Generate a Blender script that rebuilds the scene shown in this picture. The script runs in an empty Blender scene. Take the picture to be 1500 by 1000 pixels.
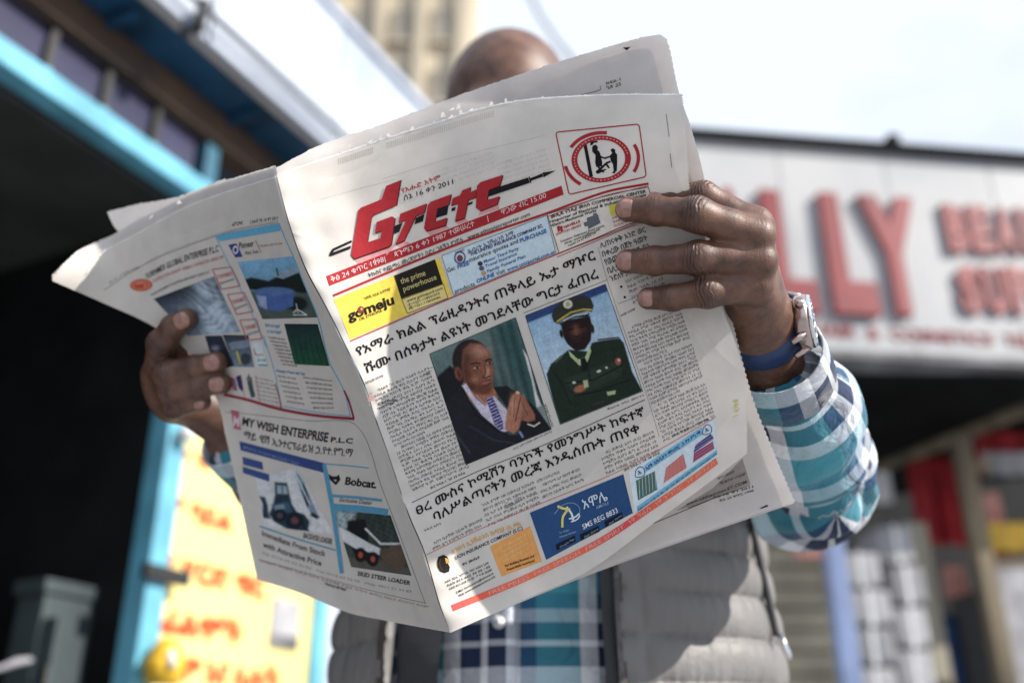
import bpy, bmesh, math, random
import numpy as np
from mathutils import Vector
random.seed(7); rng = np.random.default_rng(7)
# ------------------------------------------------------------ camera, sky, sun, exposure
PITCH = math.radians(24.0); CP, SP = math.cos(PITCH), math.sin(PITCH)
FPX = 1458.33; CAMH = 0.90
scn = bpy.context.scene
cam_d = bpy.data.cameras.new('camera'); cam = bpy.data.objects.new('camera', cam_d)
scn.collection.objects.link(cam); scn.camera = cam
cam.location = (0, 0, CAMH); cam.rotation_euler = (math.pi/2 + PITCH, 0, 0)
cam_d.lens = 35; cam_d.sensor_width = 36; cam_d.clip_start = 0.02; cam_d.clip_end = 2000
cam_d.dof.use_dof = True; cam_d.dof.focus_distance = 0.680; cam_d.dof.aperture_fstop = 2.9
SUN = Vector((0.82, -0.37, 0.57)).normalized()          # towards the sun
sun_d = bpy.data.lights.new('sun', 'SUN'); sun = bpy.data.objects.new('sun', sun_d)
scn.collection.objects.link(sun); sun.rotation_euler = SUN.to_track_quat('Z', 'Y').to_euler()
sun_d.energy = 4.9; sun_d.angle = math.radians(0.5); sun_d.color = (1.0, 0.95, 0.87)
w = bpy.data.worlds.new('World'); scn.world = w; w.use_nodes = True
wn, wl = w.node_tree.nodes, w.node_tree.links
bgn = wn['Background']
sky = wn.new('ShaderNodeTexSky'); sky.sky_type = 'NISHITA'; sky.sun_disc = False
sky.sun_elevation = math.asin(SUN.z); sky.sun_rotation = math.atan2(SUN.x, SUN.y)
sky.dust_density = 1.5
wtc = wn.new('ShaderNodeTexCoord'); wns = wn.new('ShaderNodeTexNoise'); wns.inputs['Scale'].default_value = 2.6
wns.inputs['Detail'].default_value = 6
wmap = wn.new('ShaderNodeMapping'); wmap.inputs['Scale'].default_value = (1, 1, 2.2); wmap.inputs['Location'].default_value = (.3, .7, .2)
wr = wn.new('ShaderNodeValToRGB'); wr.color_ramp.elements[0].position = .30; wr.color_ramp.elements[1].position = .52
wr.color_ramp.elements[0].color = (.70, .70, .70, 1)
wmx = wn.new('ShaderNodeMixRGB'); wmx.inputs[2].default_value = (9.6, 10.5, 12.0, 1)   # sunlit thin cloud
wl.new(wtc.outputs['Generated'], wmap.inputs[0]); wl.new(wmap.outputs[0], wns.inputs[0]); wl.new(wns.outputs[0], wr.inputs[0])
wl.new(wr.outputs[0], wmx.inputs[0]); wl.new(sky.outputs[0], wmx.inputs[1]); wl.new(wmx.outputs[0], bgn.inputs[0])
bgn.inputs[1].default_value = 0.074
vs = scn.view_settings; scn.display_settings.display_device = 'sRGB'
vs.view_transform = 'Standard'; vs.look = 'None'; vs.gamma = 1; vs.use_curve_mapping = False
vs.exposure = 0.45

# ------------------------------------------------------------ helpers
def W(px, py, z):
    """a photograph point at a distance z (metres along the lens axis) -> world metres"""
    x = (np.asarray(px, float)-750)/FPX*z; y = -(np.asarray(py, float)-500)/FPX*z
    z = z + 0*x
    return np.stack([x, z*CP - y*SP, CAMH + z*SP + y*CP], -1)
def WV(px, py, z): return Vector(W(px, py, z).tolist())
def ray(px, py): return Vector(((px-750)/FPX, CP + (py-500)/FPX*SP, SP - (py-500)/FPX*CP))
def hit_z(px, py, h):
    r = ray(px, py); t = (h-CAMH)/r.z; return Vector((r.x*t, r.y*t, h))
def hit_v(px, py, p0, az):
    """ray against a vertical plane through p0=(x,y) that runs along azimuth az"""
    r = ray(px, py); nx, ny = math.cos(az), -math.sin(az)
    t = (p0[0]*nx + p0[1]*ny)/(r.x*nx + r.y*ny); return Vector((r.x*t, r.y*t, CAMH + r.z*t))
def lin(c):
    c = np.asarray(c, float)/255.; return np.where(c <= .04045, c/12.92, ((c+.055)/1.055)**2.4)
def link(o, parent=None):
    scn.collection.objects.link(o)
    if parent is not None: o.parent = parent
    return o
def tag(o, label=None, cat=None, group=None, kind=None):
    if label: o['label'] = label
    if cat: o['category'] = cat
    if group: o['group'] = group
    if kind: o['kind'] = kind
    return o
def empty(name, label, cat, loc=(0, 0, 0), group=None):
    o = bpy.data.objects.new(name, None); o.location = loc; o.empty_display_size = .1
    link(o); tag(o, label, cat, group); return o
def meshobj(name, V, F, mat, parent=None, smooth=True, cols=None, attrs=None):
    me = bpy.data.meshes.new(name)
    V = np.asarray(V, float)
    if parent is not None and parent.type == 'EMPTY': V = V - np.array(parent.location)
    elif parent is not None and parent.parent is not None: V = V - np.array(parent.parent.location)
    me.from_pydata(V.tolist(), [], F if isinstance(F, list) else F.tolist())
    if smooth: me.shade_smooth()
    if cols is not None:
        a = me.color_attributes.new('print', 'FLOAT_COLOR', 'POINT')
        c = np.ones((len(V), 4)); c[:, :3] = cols; a.data.foreach_set('color', c.ravel())
    for k, v in (attrs or {}).items():
        v = np.asarray(v, float)
        if v.ndim == 1: a = me.attributes.new(k, 'FLOAT', 'POINT'); a.data.foreach_set('value', v)
        else: a = me.attributes.new(k, 'FLOAT_VECTOR', 'POINT'); a.data.foreach_set('vector', v.ravel())
    if mat: me.materials.append(mat)
    me.validate()
    o = bpy.data.objects.new(name, me); link(o, parent); return o
def gridF(nu, nv):
    i = np.arange(nu*nv).reshape(nv, nu)
    return np.stack([i[:-1, :-1], i[:-1, 1:], i[1:, 1:], i[1:, :-1]], -1).reshape(-1, 4)
def mat(name, col, rough=.6, var=.15, scale=20, bump=0., bscale=60, metal=0., spec=.5, stretch=(1, 1, 1), col2=None, trans=0., coat=0.):
    m = bpy.data.materials.new(name); m.use_nodes = True
    n, l = m.node_tree.nodes, m.node_tree.links; b = n['Principled BSDF']
    b.inputs['Roughness'].default_value = rough; b.inputs['Metallic'].default_value = metal
    b.inputs['Specular IOR Level'].default_value = spec
    if coat: b.inputs['Coat Weight'].default_value = coat
    tc = n.new('ShaderNodeTexCoord'); mp = n.new('ShaderNodeMapping'); mp.inputs['Scale'].default_value = stretch
    l.new(tc.outputs['Object'], mp.inputs[0])
    ns = n.new('ShaderNodeTexNoise'); ns.inputs['Scale'].default_value = scale; ns.inputs['Detail'].default_value = 5
    l.new(mp.outputs[0], ns.inputs[0])
    mx = n.new('ShaderNodeMixRGB'); c = list(col); c2 = list(col2) if col2 else [x*(1-var*2) for x in c]
    mx.inputs[1].default_value = (*c2, 1); mx.inputs[2].default_value = (*[min(1, x*(1+(0 if col2 else var))) for x in c], 1)
    rp = n.new('ShaderNodeValToRGB'); rp.color_ramp.elements[0].position = .32; rp.color_ramp.elements[1].position = .66
    l.new(ns.outputs[0], rp.inputs[0]); l.new(rp.outputs[0], mx.inputs[0]); l.new(mx.outputs[0], b.inputs['Base Color'])
    if bump:
        nb = n.new('ShaderNodeTexNoise'); nb.inputs['Scale'].default_value = bscale; nb.inputs['Detail'].default_value = 4
        l.new(mp.outputs[0], nb.inputs[0])
        bp = n.new('ShaderNodeBump'); bp.inputs['Strength'].default_value = bump; bp.inputs['Distance'].default_value = .3/bscale
        l.new(nb.outputs[0], bp.inputs['Height']); l.new(bp.outputs[0], b.inputs['Normal'])
    if trans:
        t = n.new('ShaderNodeBsdfTranslucent'); ms = n.new('ShaderNodeMixShader'); ms.inputs[0].default_value = trans
        l.new(mx.outputs[0], t.inputs[0]); l.new(b.outputs[0], ms.inputs[1]); l.new(t.outputs[0], ms.inputs[2])
        l.new(ms.outputs[0], n['Material Output'].inputs[0])
    return m
def boxV(c, s, az=0., tilt=None):
    c = np.array(c, float); s = np.array(s, float)/2
    P = np.array([[x, y, z] for z in (-1, 1) for y in (-1, 1) for x in (-1, 1)])*s
    ca, sa = math.cos(az), math.sin(az)           # az = azimuth of the box's +x axis measured from +X towards +Y
    R = np.array([[ca, -sa, 0], [sa, ca, 0], [0, 0, 1]])
    return P @ R.T + c
BOXF = [[0, 2, 3, 1], [4, 5, 7, 6], [0, 1, 5, 4], [2, 6, 7, 3], [0, 4, 6, 2], [1, 3, 7, 5]]
def box(name, c, s, m, parent=None, az=0., bev=.0):
    o = meshobj(name, boxV(c, s, az), [list(f) for f in BOXF], m, parent, smooth=False)
    if bev:
        bm = bmesh.new(); bm.from_mesh(o.data)
        bmesh.ops.bevel(bm, geom=bm.edges[:], offset=bev, segments=2, affect='EDGES', profile=.6)
        bm.to_mesh(o.data); bm.free()
    return o
def prism(name, poly, d, m, parent=None):
    """poly: world points of a planar outline; d: thickness vector"""
    A = np.array([list(p) for p in poly]); n = len(A); B = A + np.array(d)
    F = [list(range(n)), list(range(2*n-1, n-1, -1))] + [[i, (i+1) % n, n+(i+1) % n, n+i] for i in range(n)]
    o = meshobj(name, np.vstack([A, B]), F, m, parent, smooth=False)
    bm = bmesh.new(); bm.from_mesh(o.data); bmesh.ops.recalc_face_normals(bm, faces=bm.faces[:]); bm.to_mesh(o.data); bm.free()
    return o
def tubeVF(P, R, n=12, cap=True):
    P = [Vector(p) for p in P]; V = []; F = []
    if not hasattr(R, '__len__'): R = [R]*len(P)
    up = Vector((0.3, .1, 1)).normalized()
    for i, p in enumerate(P):
        t = (P[min(i+1, len(P)-1)] - P[max(i-1, 0)]).normalized()
        a = t.cross(up); a = a.normalized() if a.length > 1e-4 else t.orthogonal().normalized(); b = t.cross(a)
        for k in range(n):
            th = 2*math.pi*k/n; V.append(list(p + (a*math.cos(th) + b*math.sin(th))*R[i]))
    for i in range(len(P)-1):
        for k in range(n):
            F.append([i*n+k, i*n+(k+1) % n, (i+1)*n+(k+1) % n, (i+1)*n+k])
    if cap: F.append(list(range(n-1, -1, -1))); F.append([(len(P)-1)*n+k for k in range(n)])
    return V, F
def tube(name, P, R, m, parent=None, n=12): V, F = tubeVF(P, R, n); return meshobj(name, V, F, m, parent)
def merge(parts):
    V = []; F = []; o = 0
    for v, f in parts:
        V += [list(x) for x in v]; F += [[i+o for i in g] for g in f]; o += len(v)
    return V, F
# text as mesh data, cached
_tc = bpy.data.curves.new('lettering', 'FONT'); _to = bpy.data.objects.new('lettering', _tc)
def textVF(s, off=0., res=2, shear=0., space=1.):
    _tc.body = s; _tc.size = 1; _tc.resolution_u = res; _tc.offset = off; _tc.shear = shear; _tc.space_character = space
    _tc.fill_mode = 'FRONT'
    me = bpy.data.meshes.new_from_object(_to)
    V = np.empty(len(me.vertices)*3); me.vertices.foreach_get('co', V); V = V.reshape(-1, 3)[:, :2]
    F = [list(p.vertices) for p in me.polygons]; bpy.data.meshes.remove(me)
    return V, F

# ------------------------------------------------------------ signed distance modelling
def nets(field, lo, h):
    """naive surface nets"""
    s = field < 0; nx, ny, nz = field.shape
    cnt = np.zeros((nx-1, ny-1, nz-1)); pos = np.zeros((nx-1, ny-1, nz-1, 3), np.float32)
    cor = lambda a, d: a[d[0]:nx-1+d[0], d[1]:ny-1+d[1], d[2]:nz-1+d[2]]
    for ax in range(3):
        o1, o2 = [a for a in range(3) if a != ax]
        for i in (0, 1):
            for j in (0, 1):
                d0 = [0, 0, 0]; d0[o1] = i; d0[o2] = j; d1 = list(d0); d1[ax] = 1
                s0, s1 = cor(s, d0), cor(s, d1); c = s0 != s1
                f0, f1 = cor(field, d0)[c], cor(field, d1)[c]
                t = f0/(f0-f1); cnt[c] += 1
                p = np.zeros((len(t), 3)); p[:, ax] = t; p[:, o1] = i; p[:, o2] = j
                pos[c] += p
    act = cnt > 0; idx = -np.ones(cnt.shape, int); idx[act] = np.arange(act.sum())
    I = np.argwhere(act); V = np.array(lo) + h*(I + pos[act]/cnt[act][:, None])
    F = []
    for ax in range(3):
        o1, o2 = (ax+1) % 3, (ax+2) % 3
        a = s.take(range(0, s.shape[ax]-1), ax); b = s.take(range(1, s.shape[ax]), ax)
        for flip, m in ((False, a & ~b), (True, ~a & b)):
            c = np.argwhere(m); c = c[(c[:, o1] > 0) & (c[:, o2] > 0) & (c[:, o1] < s.shape[o1]-1) & (c[:, o2] < s.shape[o2]-1)]
            q = []
            for (i, j) in ((0, 0), (-1, 0), (-1, -1), (0, -1)):
                e = c.copy(); e[:, o1] += i; e[:, o2] += j; q.append(idx[e[:, 0], e[:, 1], e[:, 2]])
            q = np.stack(q, -1); F.append(q[:, ::-1] if not flip else q)
    F = np.vstack(F); F = F[(F >= 0).all(1)][:, ::-1]
    return V, F
def sdf_build(prims, h, pad=.012, post=None):
    """prims: (kind, bbox lo, bbox hi, fn(P)->d, k, op)"""
    lo = np.min([p[0] for p in prims], 0) - pad; hi = np.max([p[1] for p in prims], 0) + pad
    n = np.ceil((hi-lo)/h).astype(int)+1; D = np.full(n, .05, np.float32)
    ax = [lo[i] + h*np.arange(n[i]) for i in range(3)]
    for (a, b, fn, k, op) in prims:
        i0 = np.maximum(((a-pad-k-lo)/h).astype(int), 0); i1 = np.minimum(((b+pad+k-lo)/h).astype(int)+2, n)
        g = np.stack(np.meshgrid(*[ax[i][i0[i]:i1[i]] for i in range(3)], indexing='ij'), -1)
        d = fn(g); sl = tuple(slice(i0[i], i1[i]) for i in range(3)); c = D[sl]
        if op > 0:
            hh = np.clip(.5+.5*(c-d)/k, 0, 1); D[sl] = c*(1-hh) + d*hh - k*hh*(1-hh)
        else:
            hh = np.clip(.5-.5*(c+d)/k, 0, 1); D[sl] = c*(1-hh) - d*hh + k*hh*(1-hh)
    if post is not None:
        g = np.stack(np.meshgrid(*ax, indexing='ij'), -1); D = D + post(g)
    return nets(D, lo, h)
def cone(a, b, ra, rb, k=.004, op=1, flat=None):
    a = np.array(a, float); b = np.array(b, float); ab = b-a; L = ab@ab + 1e-12
    def fn(P):
        t = np.clip(((P-a)@ab)/L, 0, 1); q = P-(a+t[..., None]*ab)
        if flat is not None:                     # flatten along a direction
            u, f = flat; c = q@u; q = q + (c*(f-1))[..., None]*u
        return np.sqrt((q*q).sum(-1)) - (ra+(rb-ra)*t)
    r = max(ra, rb)
    return (np.minimum(a, b)-r, np.maximum(a, b)+r, fn, k, op)
def ell(c, r, R=None, k=.01, op=1):
    c = np.array(c, float); r = np.array(r, float); R = np.eye(3) if R is None else R
    def fn(P):
        q = (P-c)@R; k0 = np.sqrt(((q/r)**2).sum(-1)); k1 = np.sqrt(((q/(r*r))**2).sum(-1))+1e-9
        return k0*(k0-1)/k1
    m = max(r); return (c-m, c+m, fn, k, op)
# ------------------------------------------------------------ materials of the street
M = {}
M['asphalt'] = mat('asphalt', (.185, .188, .195), .9, .2, 6, .5, 90)
M['paving'] = mat('paving', (.30, .305, .315), .85, .15, 3, .4, 60)
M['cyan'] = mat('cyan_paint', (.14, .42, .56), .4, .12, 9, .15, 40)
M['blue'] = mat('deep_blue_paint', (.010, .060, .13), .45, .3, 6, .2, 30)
M['upost'] = mat('shaded_cyan_paint', (.03, .14, .22), .6, .2, 6)  # cyan frame paint darkened in colour for the shade under the soffit
M['rust'] = mat('rusty_brown', (.13, .075, .04), .8, .3, 2.2, .4, 40, col2=(.012, .012, .016))
M['edge'] = mat('dark_gutter_edge', (.03, .03, .035), .7)
M['pane'] = mat('dark_violet_glass', (.045, .045, .085), .25, .15, 4)
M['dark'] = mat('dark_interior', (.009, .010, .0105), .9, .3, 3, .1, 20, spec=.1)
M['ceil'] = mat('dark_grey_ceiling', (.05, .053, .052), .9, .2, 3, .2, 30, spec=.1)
M['white'] = mat('white_paint', (.50, .545, .63), .7, .08, 2.6, .2, 20, col2=(.29, .335, .42))
M['signw'] = mat('sign_white', (.45, .45, .455), .6, .05, 1.4, col2=(.32, .33, .35))
M['signred'] = mat('sign_red', (.20, .008, .015), .5, .1, 6)
M['grime'] = mat('weathered_grey', (.18, .18, .19), .8, .3, 5, .3, 30)
M['beige'] = mat('beige_plaster', (.62, .54, .41), .85, .2, 1.2, .3, 12, stretch=(1, 1, .25), col2=(.40, .34, .26))
M['glass'] = mat('window_glass', (.30, .27, .22), .15, .15, 2)
M['yellow'] = mat('yellow_board', (.78, .66, .27), .6, .06, 1.5)
M['ored'] = mat('board_red_lettering', (.55, .10, .02), .6, .1, 12)
M['steel'] = mat('brushed_steel', (.045, .062, .068), .6, .2, 4)
M['black'] = mat('black_metal', (.02, .02, .02), .5)
M['wood'] = mat('weathered_wood', (.20, .16, .105), .8, .3, 8, .3, 40, stretch=(1, 1, .15))
M['pale'] = mat('pale_plank', (.42, .39, .31), .8, .15, 8, .2, 40, stretch=(1, 1, .15))
M['redcloth'] = mat('red_tarp', (.50, .025, .035), .6, .2, 6, .3, 12)
M['grey'] = mat('grey_parcel', (.24, .24, .26), .8, .2, 7, .3, 15)
M['greyl'] = mat('light_grey_parcel', (.36, .355, .375), .8, .2, 7, .3, 15)
M['brick'] = mat('olive_shutter', (.115, .108, .085), .8, .2, 6, .2, 30)
M['bluepost'] = mat('pale_blue_paint', (.20, .26, .44), .5, .15, 6)
M['navy'] = mat('navy_plastic', (.02, .07, .2), .5)
M['pink'] = mat('pink_skin_cloth', (.62, .30, .25), .7)
M['whitep'] = mat('white_plastic', (.75, .75, .76), .45)
M['yel2'] = mat('amber_plastic', (.75, .45, .03), .4)
M['chrome'] = mat('chrome', (.8, .8, .82), .15, .02, 4, metal=1)

# ------------------------------------------------------------ ground
def plate(name, x0, y0, x1, y1, z, m):
    return tag(meshobj(name, [(x0, y0, z), (x1, y0, z), (x1, y1, z), (x0, y1, z)], [[0, 1, 2, 3]], m, smooth=False), kind='structure')
plate('ground', -400, -400, 400, 400, 0, M['asphalt'])
plate('pavement', -3.0, -3.0, 4.0, 3.0, .004, M['paving'])

# ------------------------------------------------------------ left: kiosk row with an overhanging roof
AZ = math.radians(26.6); DX, DY = math.sin(AZ), math.cos(AZ)
P0 = (-1.075, 1.664)
LAX = math.atan2(DY, DX)                        # box azimuth of the facade direction
OUT = Vector((DY, -DX, 0))                      # out of the facade, towards the street
def fp(t, h, out=0.): return Vector((P0[0]+DX*t, P0[1]+DY*t, h)) + OUT*out
def hf(px, py): p = hit_v(px, py, P0, AZ); return (p.x-P0[0])*DX + (p.y-P0[1])*DY, p.z
t_c, h_rail = hf(290, 285)
_, h_p0 = hf(288, 262); _, h_p1 = hf(288, 196); _, h_r1 = hf(288, 150)
kio = empty('kiosk', 'dark open kiosk with cyan frame and deep blue eave at left', 'kiosk', (P0[0], P0[1], 0))
def fbox(name, t0, t1, h0, h1, o0, o1, m, parent, bev=0):
    c = (fp(t0, h0, o0)+fp(t1, h1, o1))/2
    return box(name, c, (abs(t1-t0), abs(o1-o0), abs(h1-h0)), m, parent, az=LAX, bev=bev)
fbox('rail', -2.2, t_c+.03, h_rail-.030, h_rail+.030, -.03, .03, M['cyan'], kio, .006)
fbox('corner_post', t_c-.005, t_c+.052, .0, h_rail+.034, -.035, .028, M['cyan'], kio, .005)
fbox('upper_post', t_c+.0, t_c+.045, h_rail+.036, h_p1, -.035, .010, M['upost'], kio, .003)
kb = .04
for i in range(9):                               # transom panes with dark mullions between
    a = t_c-.01-.158*(i+1)+.012; b = a+.135
    fbox('pane', a, b, h_p0, h_p1, -.02, -.012, M['pane'], kio)
    fbox('mullion', a-.021, a-.002, h_p0-.02, h_p1, -.022, .006, M['black'], kio)
    fbox('bolt', a-.02, a-.006, h_rail+.030, h_rail+.046, .0, .016, M['cyan'], kio, .004)
tq = [t_c-.01-.16*i for i in range(14)]
fbox('beam', -2.2, t_c+1.9, h_p1, h_r1, -.05, .03, M['rust'], kio, .006)
# soffit: from the facade out to where its edge is seen
oe = hit_z(288, 64, h_r1+.012); out_e = (oe.x-P0[0])*DY + (oe.y-P0[1])*(-DX)
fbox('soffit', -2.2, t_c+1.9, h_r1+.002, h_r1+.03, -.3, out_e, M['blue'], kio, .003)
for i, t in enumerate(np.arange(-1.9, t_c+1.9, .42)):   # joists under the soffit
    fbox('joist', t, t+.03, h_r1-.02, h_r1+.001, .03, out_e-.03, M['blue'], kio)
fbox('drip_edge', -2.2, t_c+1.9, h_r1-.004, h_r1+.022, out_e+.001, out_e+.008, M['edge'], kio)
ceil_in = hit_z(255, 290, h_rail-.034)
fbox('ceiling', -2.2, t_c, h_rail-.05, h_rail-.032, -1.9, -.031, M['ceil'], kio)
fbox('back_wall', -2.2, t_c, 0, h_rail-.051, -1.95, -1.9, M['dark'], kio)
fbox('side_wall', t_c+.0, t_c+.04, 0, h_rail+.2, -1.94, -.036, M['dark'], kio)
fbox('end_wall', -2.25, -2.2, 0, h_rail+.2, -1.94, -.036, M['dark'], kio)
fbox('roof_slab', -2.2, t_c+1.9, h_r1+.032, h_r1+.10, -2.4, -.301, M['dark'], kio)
fbox('wall_panel', t_c+.8, t_c+1.9, 0, h_p1-.002, -.32, -.05, M['white'], kio)
# bracket clamp, and a white disc standing in for a glare spot on the post
_, hb = hf(195, 837); fbox('bracket', t_c-.03, t_c+.10, hb-.016, hb+.016, .029, .05, M['black'], kio, .003)
_, hl = hf(217, 628)
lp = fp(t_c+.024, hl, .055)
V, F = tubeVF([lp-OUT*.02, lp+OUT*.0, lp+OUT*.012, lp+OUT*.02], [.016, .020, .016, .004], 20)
meshobj('glare_disc', V, F, M['whitep'], kio)
# white upper wall above the eave
wall = empty('upper_wall', 'whitewashed upper wall panels with a grey drain pipe above the blue eave', 'wall', tuple(fp(0, h_r1, out_e)))
ht = None
def hit_out(px, py, o):
    q = (P0[0]+OUT.x*o, P0[1]+OUT.y*o); p = hit_v(px, py, q, AZ); return (p.x-q[0])*DX + (p.y-q[1])*DY, p.z
_, h_top = hit_out(480, 4, out_e+.02)
nP = 9; span = (t_c+1.9+2.2)/nP
for i in range(nP):
    a = -2.2+span*i
    fbox('panel', a+.004, a+span-.004, h_r1+.041, h_top, out_e-.04, out_e+.004+.003*(i % 2), M['white'], wall)
_, hg = hit_out(400, 95, out_e+.05)
tube('drain_pipe', [fp(-2.2, hg, out_e+.045), fp(t_c+1.9, hg, out_e+.025)], .009, M['edge'], wall)
tb, _ = hit_out(300, 10, out_e+.05)
tube('down_pipe', [fp(tb, hg+.0, out_e+.05), fp(tb-.01, h_r1-.0, out_e+.045)], .016, M['edge'], wall)
fbox('coping', -2.2, t_c+1.9, h_top+.001, h_top+.03, out_e-.06, out_e+.02, M['white'], wall)
# yellow board with red Amharic lettering
bt0, _ = hf(243, 800); bt1, _ = hf(452, 950)
yb = empty('signboard', 'yellow signboard with red Amharic lettering beside the cyan post', 'signboard', tuple(fp((bt0+bt1)/2, 0)))
_, hb1 = hf(250, 600)
fbox('board', t_c+.055, bt1, .35, hb1+.12, -.03, .0, M['yellow'], yb)
fbox('frame', bt1+.001, bt1+.05, .0, hb1+.12, -.03, .015, M['cyan'], yb)
def letters(s, px, py, hgt, m, name, parent, pfn, extr=.004, off=.0, width=None):
    eth = any('\u1200' <= c <= '\u139f' for c in s); V, F = textVF(s, 0 if eth else off, 3); eo = 0
    if eth:
        n0 = len(V); D = [(0, 0), (off, 0), (-off, 0), (0, off), (0, -off)]; F = [[i+n0*k for i in f] for k in range(5) for f in F]; V = np.vstack([V+np.array(d) for d in D]); eo = np.repeat(np.arange(5), n0)*.0004
    eo = eo + np.zeros(len(V)); V = V - [V[:, 0].min(), 0]; sc = hgt/V[:, 1].max(); V = V*sc
    if width: V[:, 0] *= width/V[:, 0].max()
    a = np.array([list(pfn(x, y, extr+e_)) for (x, y), e_ in zip(V, eo)]); b = np.array([list(pfn(x, y, 0)) for x, y in V])
    n = len(V); FF = [list(f) for f in F] + [[i+n for i in f[::-1]] for f in F]
    ed = {}
    for f in F:
        for i in range(len(f)):
            e = (f[i], f[(i+1) % len(f)]); k = (min(e), max(e)); ed[k] = None if k in ed else e
    FF += [[e[1], e[0], e[0]+n, e[1]+n] for e in ed.values() if e]
    return meshobj(name, np.vstack([a, b]), FF, m, parent, smooth=False)
for s, px, py, hg_, wd in (('ቅ ቅ', 252, 668, .035, .15), ('ሞ ባይል', 236, 746, .04, .26), ('የ ሃርድ ዌር', 232, 838, .045, .40), ('ፊልሞች', 232, 922, .055, .30), ('ጌም እና ሌሎች', 236, 990, .055, .44)):
    t0, h0 = hf(px, py)
    letters(s, px, py, hg_*1.0, M['ored'], 'lettering', yb, lambda x, y, e, t0=t0, h0=h0: fp(t0+x, h0+y, .0015+e), .003, .045, wd*.9)
t0, h0 = hf(392, 945)
fbox('notice', t0, t0+.11, h0, h0+.12, .002, .006, M['greyl'], yb)
fbox('notice', t0+.005, t0+.11, h0+.0, h0+.03, .007, .009, M['grime'], yb)
# pale door leaves beyond the board
pd = empty('shutter_door', 'pale blue and white shutter door right of the yellow signboard', 'door', tuple(fp(bt1+.3, 0)))
for i in range(6):
    fbox('panel', bt1+.055+.1*i, bt1+.15+.1*i, .05, 1.9, -.045, -.02-.006*(i % 2), M['bluepost' if i % 2 else 'white'], pd)
# inside the kiosk: a grey cabinet and a pale bundle; yellow helmet hanging at the post
cb = fp(t_c-.2, 0, -.25)
q = fp(t_c-.12, 0, -.17)
cab = empty('cabinet', 'grey metal cabinet standing in the dark kiosk', 'cabinet', (q[0], q[1], 0))
def px_of(p):
    d = np.array([p.x, p.y, p.z-CAMH]); zz = d[1]*CP+d[2]*SP; return 750+d[0]/zz*FPX, 500-(-d[1]*SP+d[2]*CP)/zz*FPX
topc = min((fp(t_, 1.15, -.17) for t_ in np.arange(t_c-.6, t_c-.02, .01)), key=lambda p: abs(px_of(p)[0]-128))
topc.z = min(np.arange(.7, 1.5, .005), key=lambda h: abs(px_of(Vector((topc.x, topc.y, h)))[1]-866))
cx, cy = topc.x, topc.y; CH = topc.z-.02
box('body', (cx, cy, CH/2), (.085, .2, CH), M['steel'], cab, az=LAX-math.pi/2, bev=.006)
box('top', (cx, cy, CH+.016), (.10, .22, .030), M['steel'], cab, az=LAX-math.pi/2, bev=.004)
box('door', (cx+.012, cy-.107, CH/2), (.06, .012, CH-.1), M['steel'], cab, az=LAX-math.pi/2, bev=.003)
box('handle', (cx+.03, cy-.120, CH-.2), (.012, .012, .10), M['chrome'], cab, az=LAX-math.pi/2)
b0 = W(2, 978, 1.9); b1 = W(44, 966, 1.95)
sb = tube('parcel', [b0-np.array([.1, 0, .02]), b0, (b0+b1)/2+np.array([0, 0, .004]), b1, b1+np.array([.006, 0, 0])], [.003, .006, .008, .006, .002], M['greyl'])
tag(sb, 'pale rolled paper poking into view in the bottom left corner', 'paper roll')
th_, hh_ = hf(206, 968); hc = fp(th_, hh_, .07); hp = empty('helmet', 'amber plastic helmet hanging low on the cyan post', 'helmet', hc)
V = []; 
for j in range(9):
    for k in range(20):
        a = math.pi/2*j/8; th = 2*math.pi*k/20
        V.append([hc.x+.036*math.cos(a)*math.cos(th), hc.y+.03*math.cos(a)*math.sin(th), hc.z+.045*math.sin(a)])
F = [[j*20+k, j*20+(k+1) % 20, (j+1)*20+(k+1) % 20, (j+1)*20+k] for j in range(8) for k in range(20)]
meshobj('shell', V, F, M['yel2'], hp)
V, F = tubeVF([hc+Vector((0, 0, -.05)), hc+Vector((0, 0, -.002)), hc+Vector((0, 0, .002))], [.034, .044, .040], 20)
meshobj('brim', V, F, M['yel2'], hp)
tube('vent', [hc+Vector((.02, -.034, .012)), hc+Vector((.03, -.036, -.02))], [.008, .007], M['whitep'], hp)

# ------------------------------------------------------------ beige building behind and cable
bb = W(600, 60, 15.0)
bld = empty('beige_building', 'tall weathered beige building rising behind the reader', 'building', (bb[0]-1.2, bb[1]+2, 0))
xr = W(688, 60, 15.0)[0]; yb_ = bb[1]; 
box('wall', (xr-2.2, yb_+2, 8), (4.4, 4, 16), M['beige'], bld)
for i in range(7):
    box('pilaster', (xr-.12-i*.62, yb_-.06, 8), (.16, .12, 15.9), M['beige'], bld)
for r in range(12):
    for i in range(6):
        wx = xr-.43-i*.62; hz = 2.2+r*1.15
        wo = box('window', (wx, yb_-.02, hz), (.30, .03, .62), M['glass'], bld)
        box('sill', (wx, yb_-.06, hz-.34), (.36, .08, .05), M['beige'], wo)
tag(tube('cable', [WV(765, -30, 7.5), WV(790, 22, 7.4), WV(815, 60, 7.3), WV(845, 96, 7.2), WV(950, 170, 7.0), WV(1120, 240, 6.4)], .016, M['grime']), 'dark overhead cable crossing the sky right of his head', 'cable')

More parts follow.
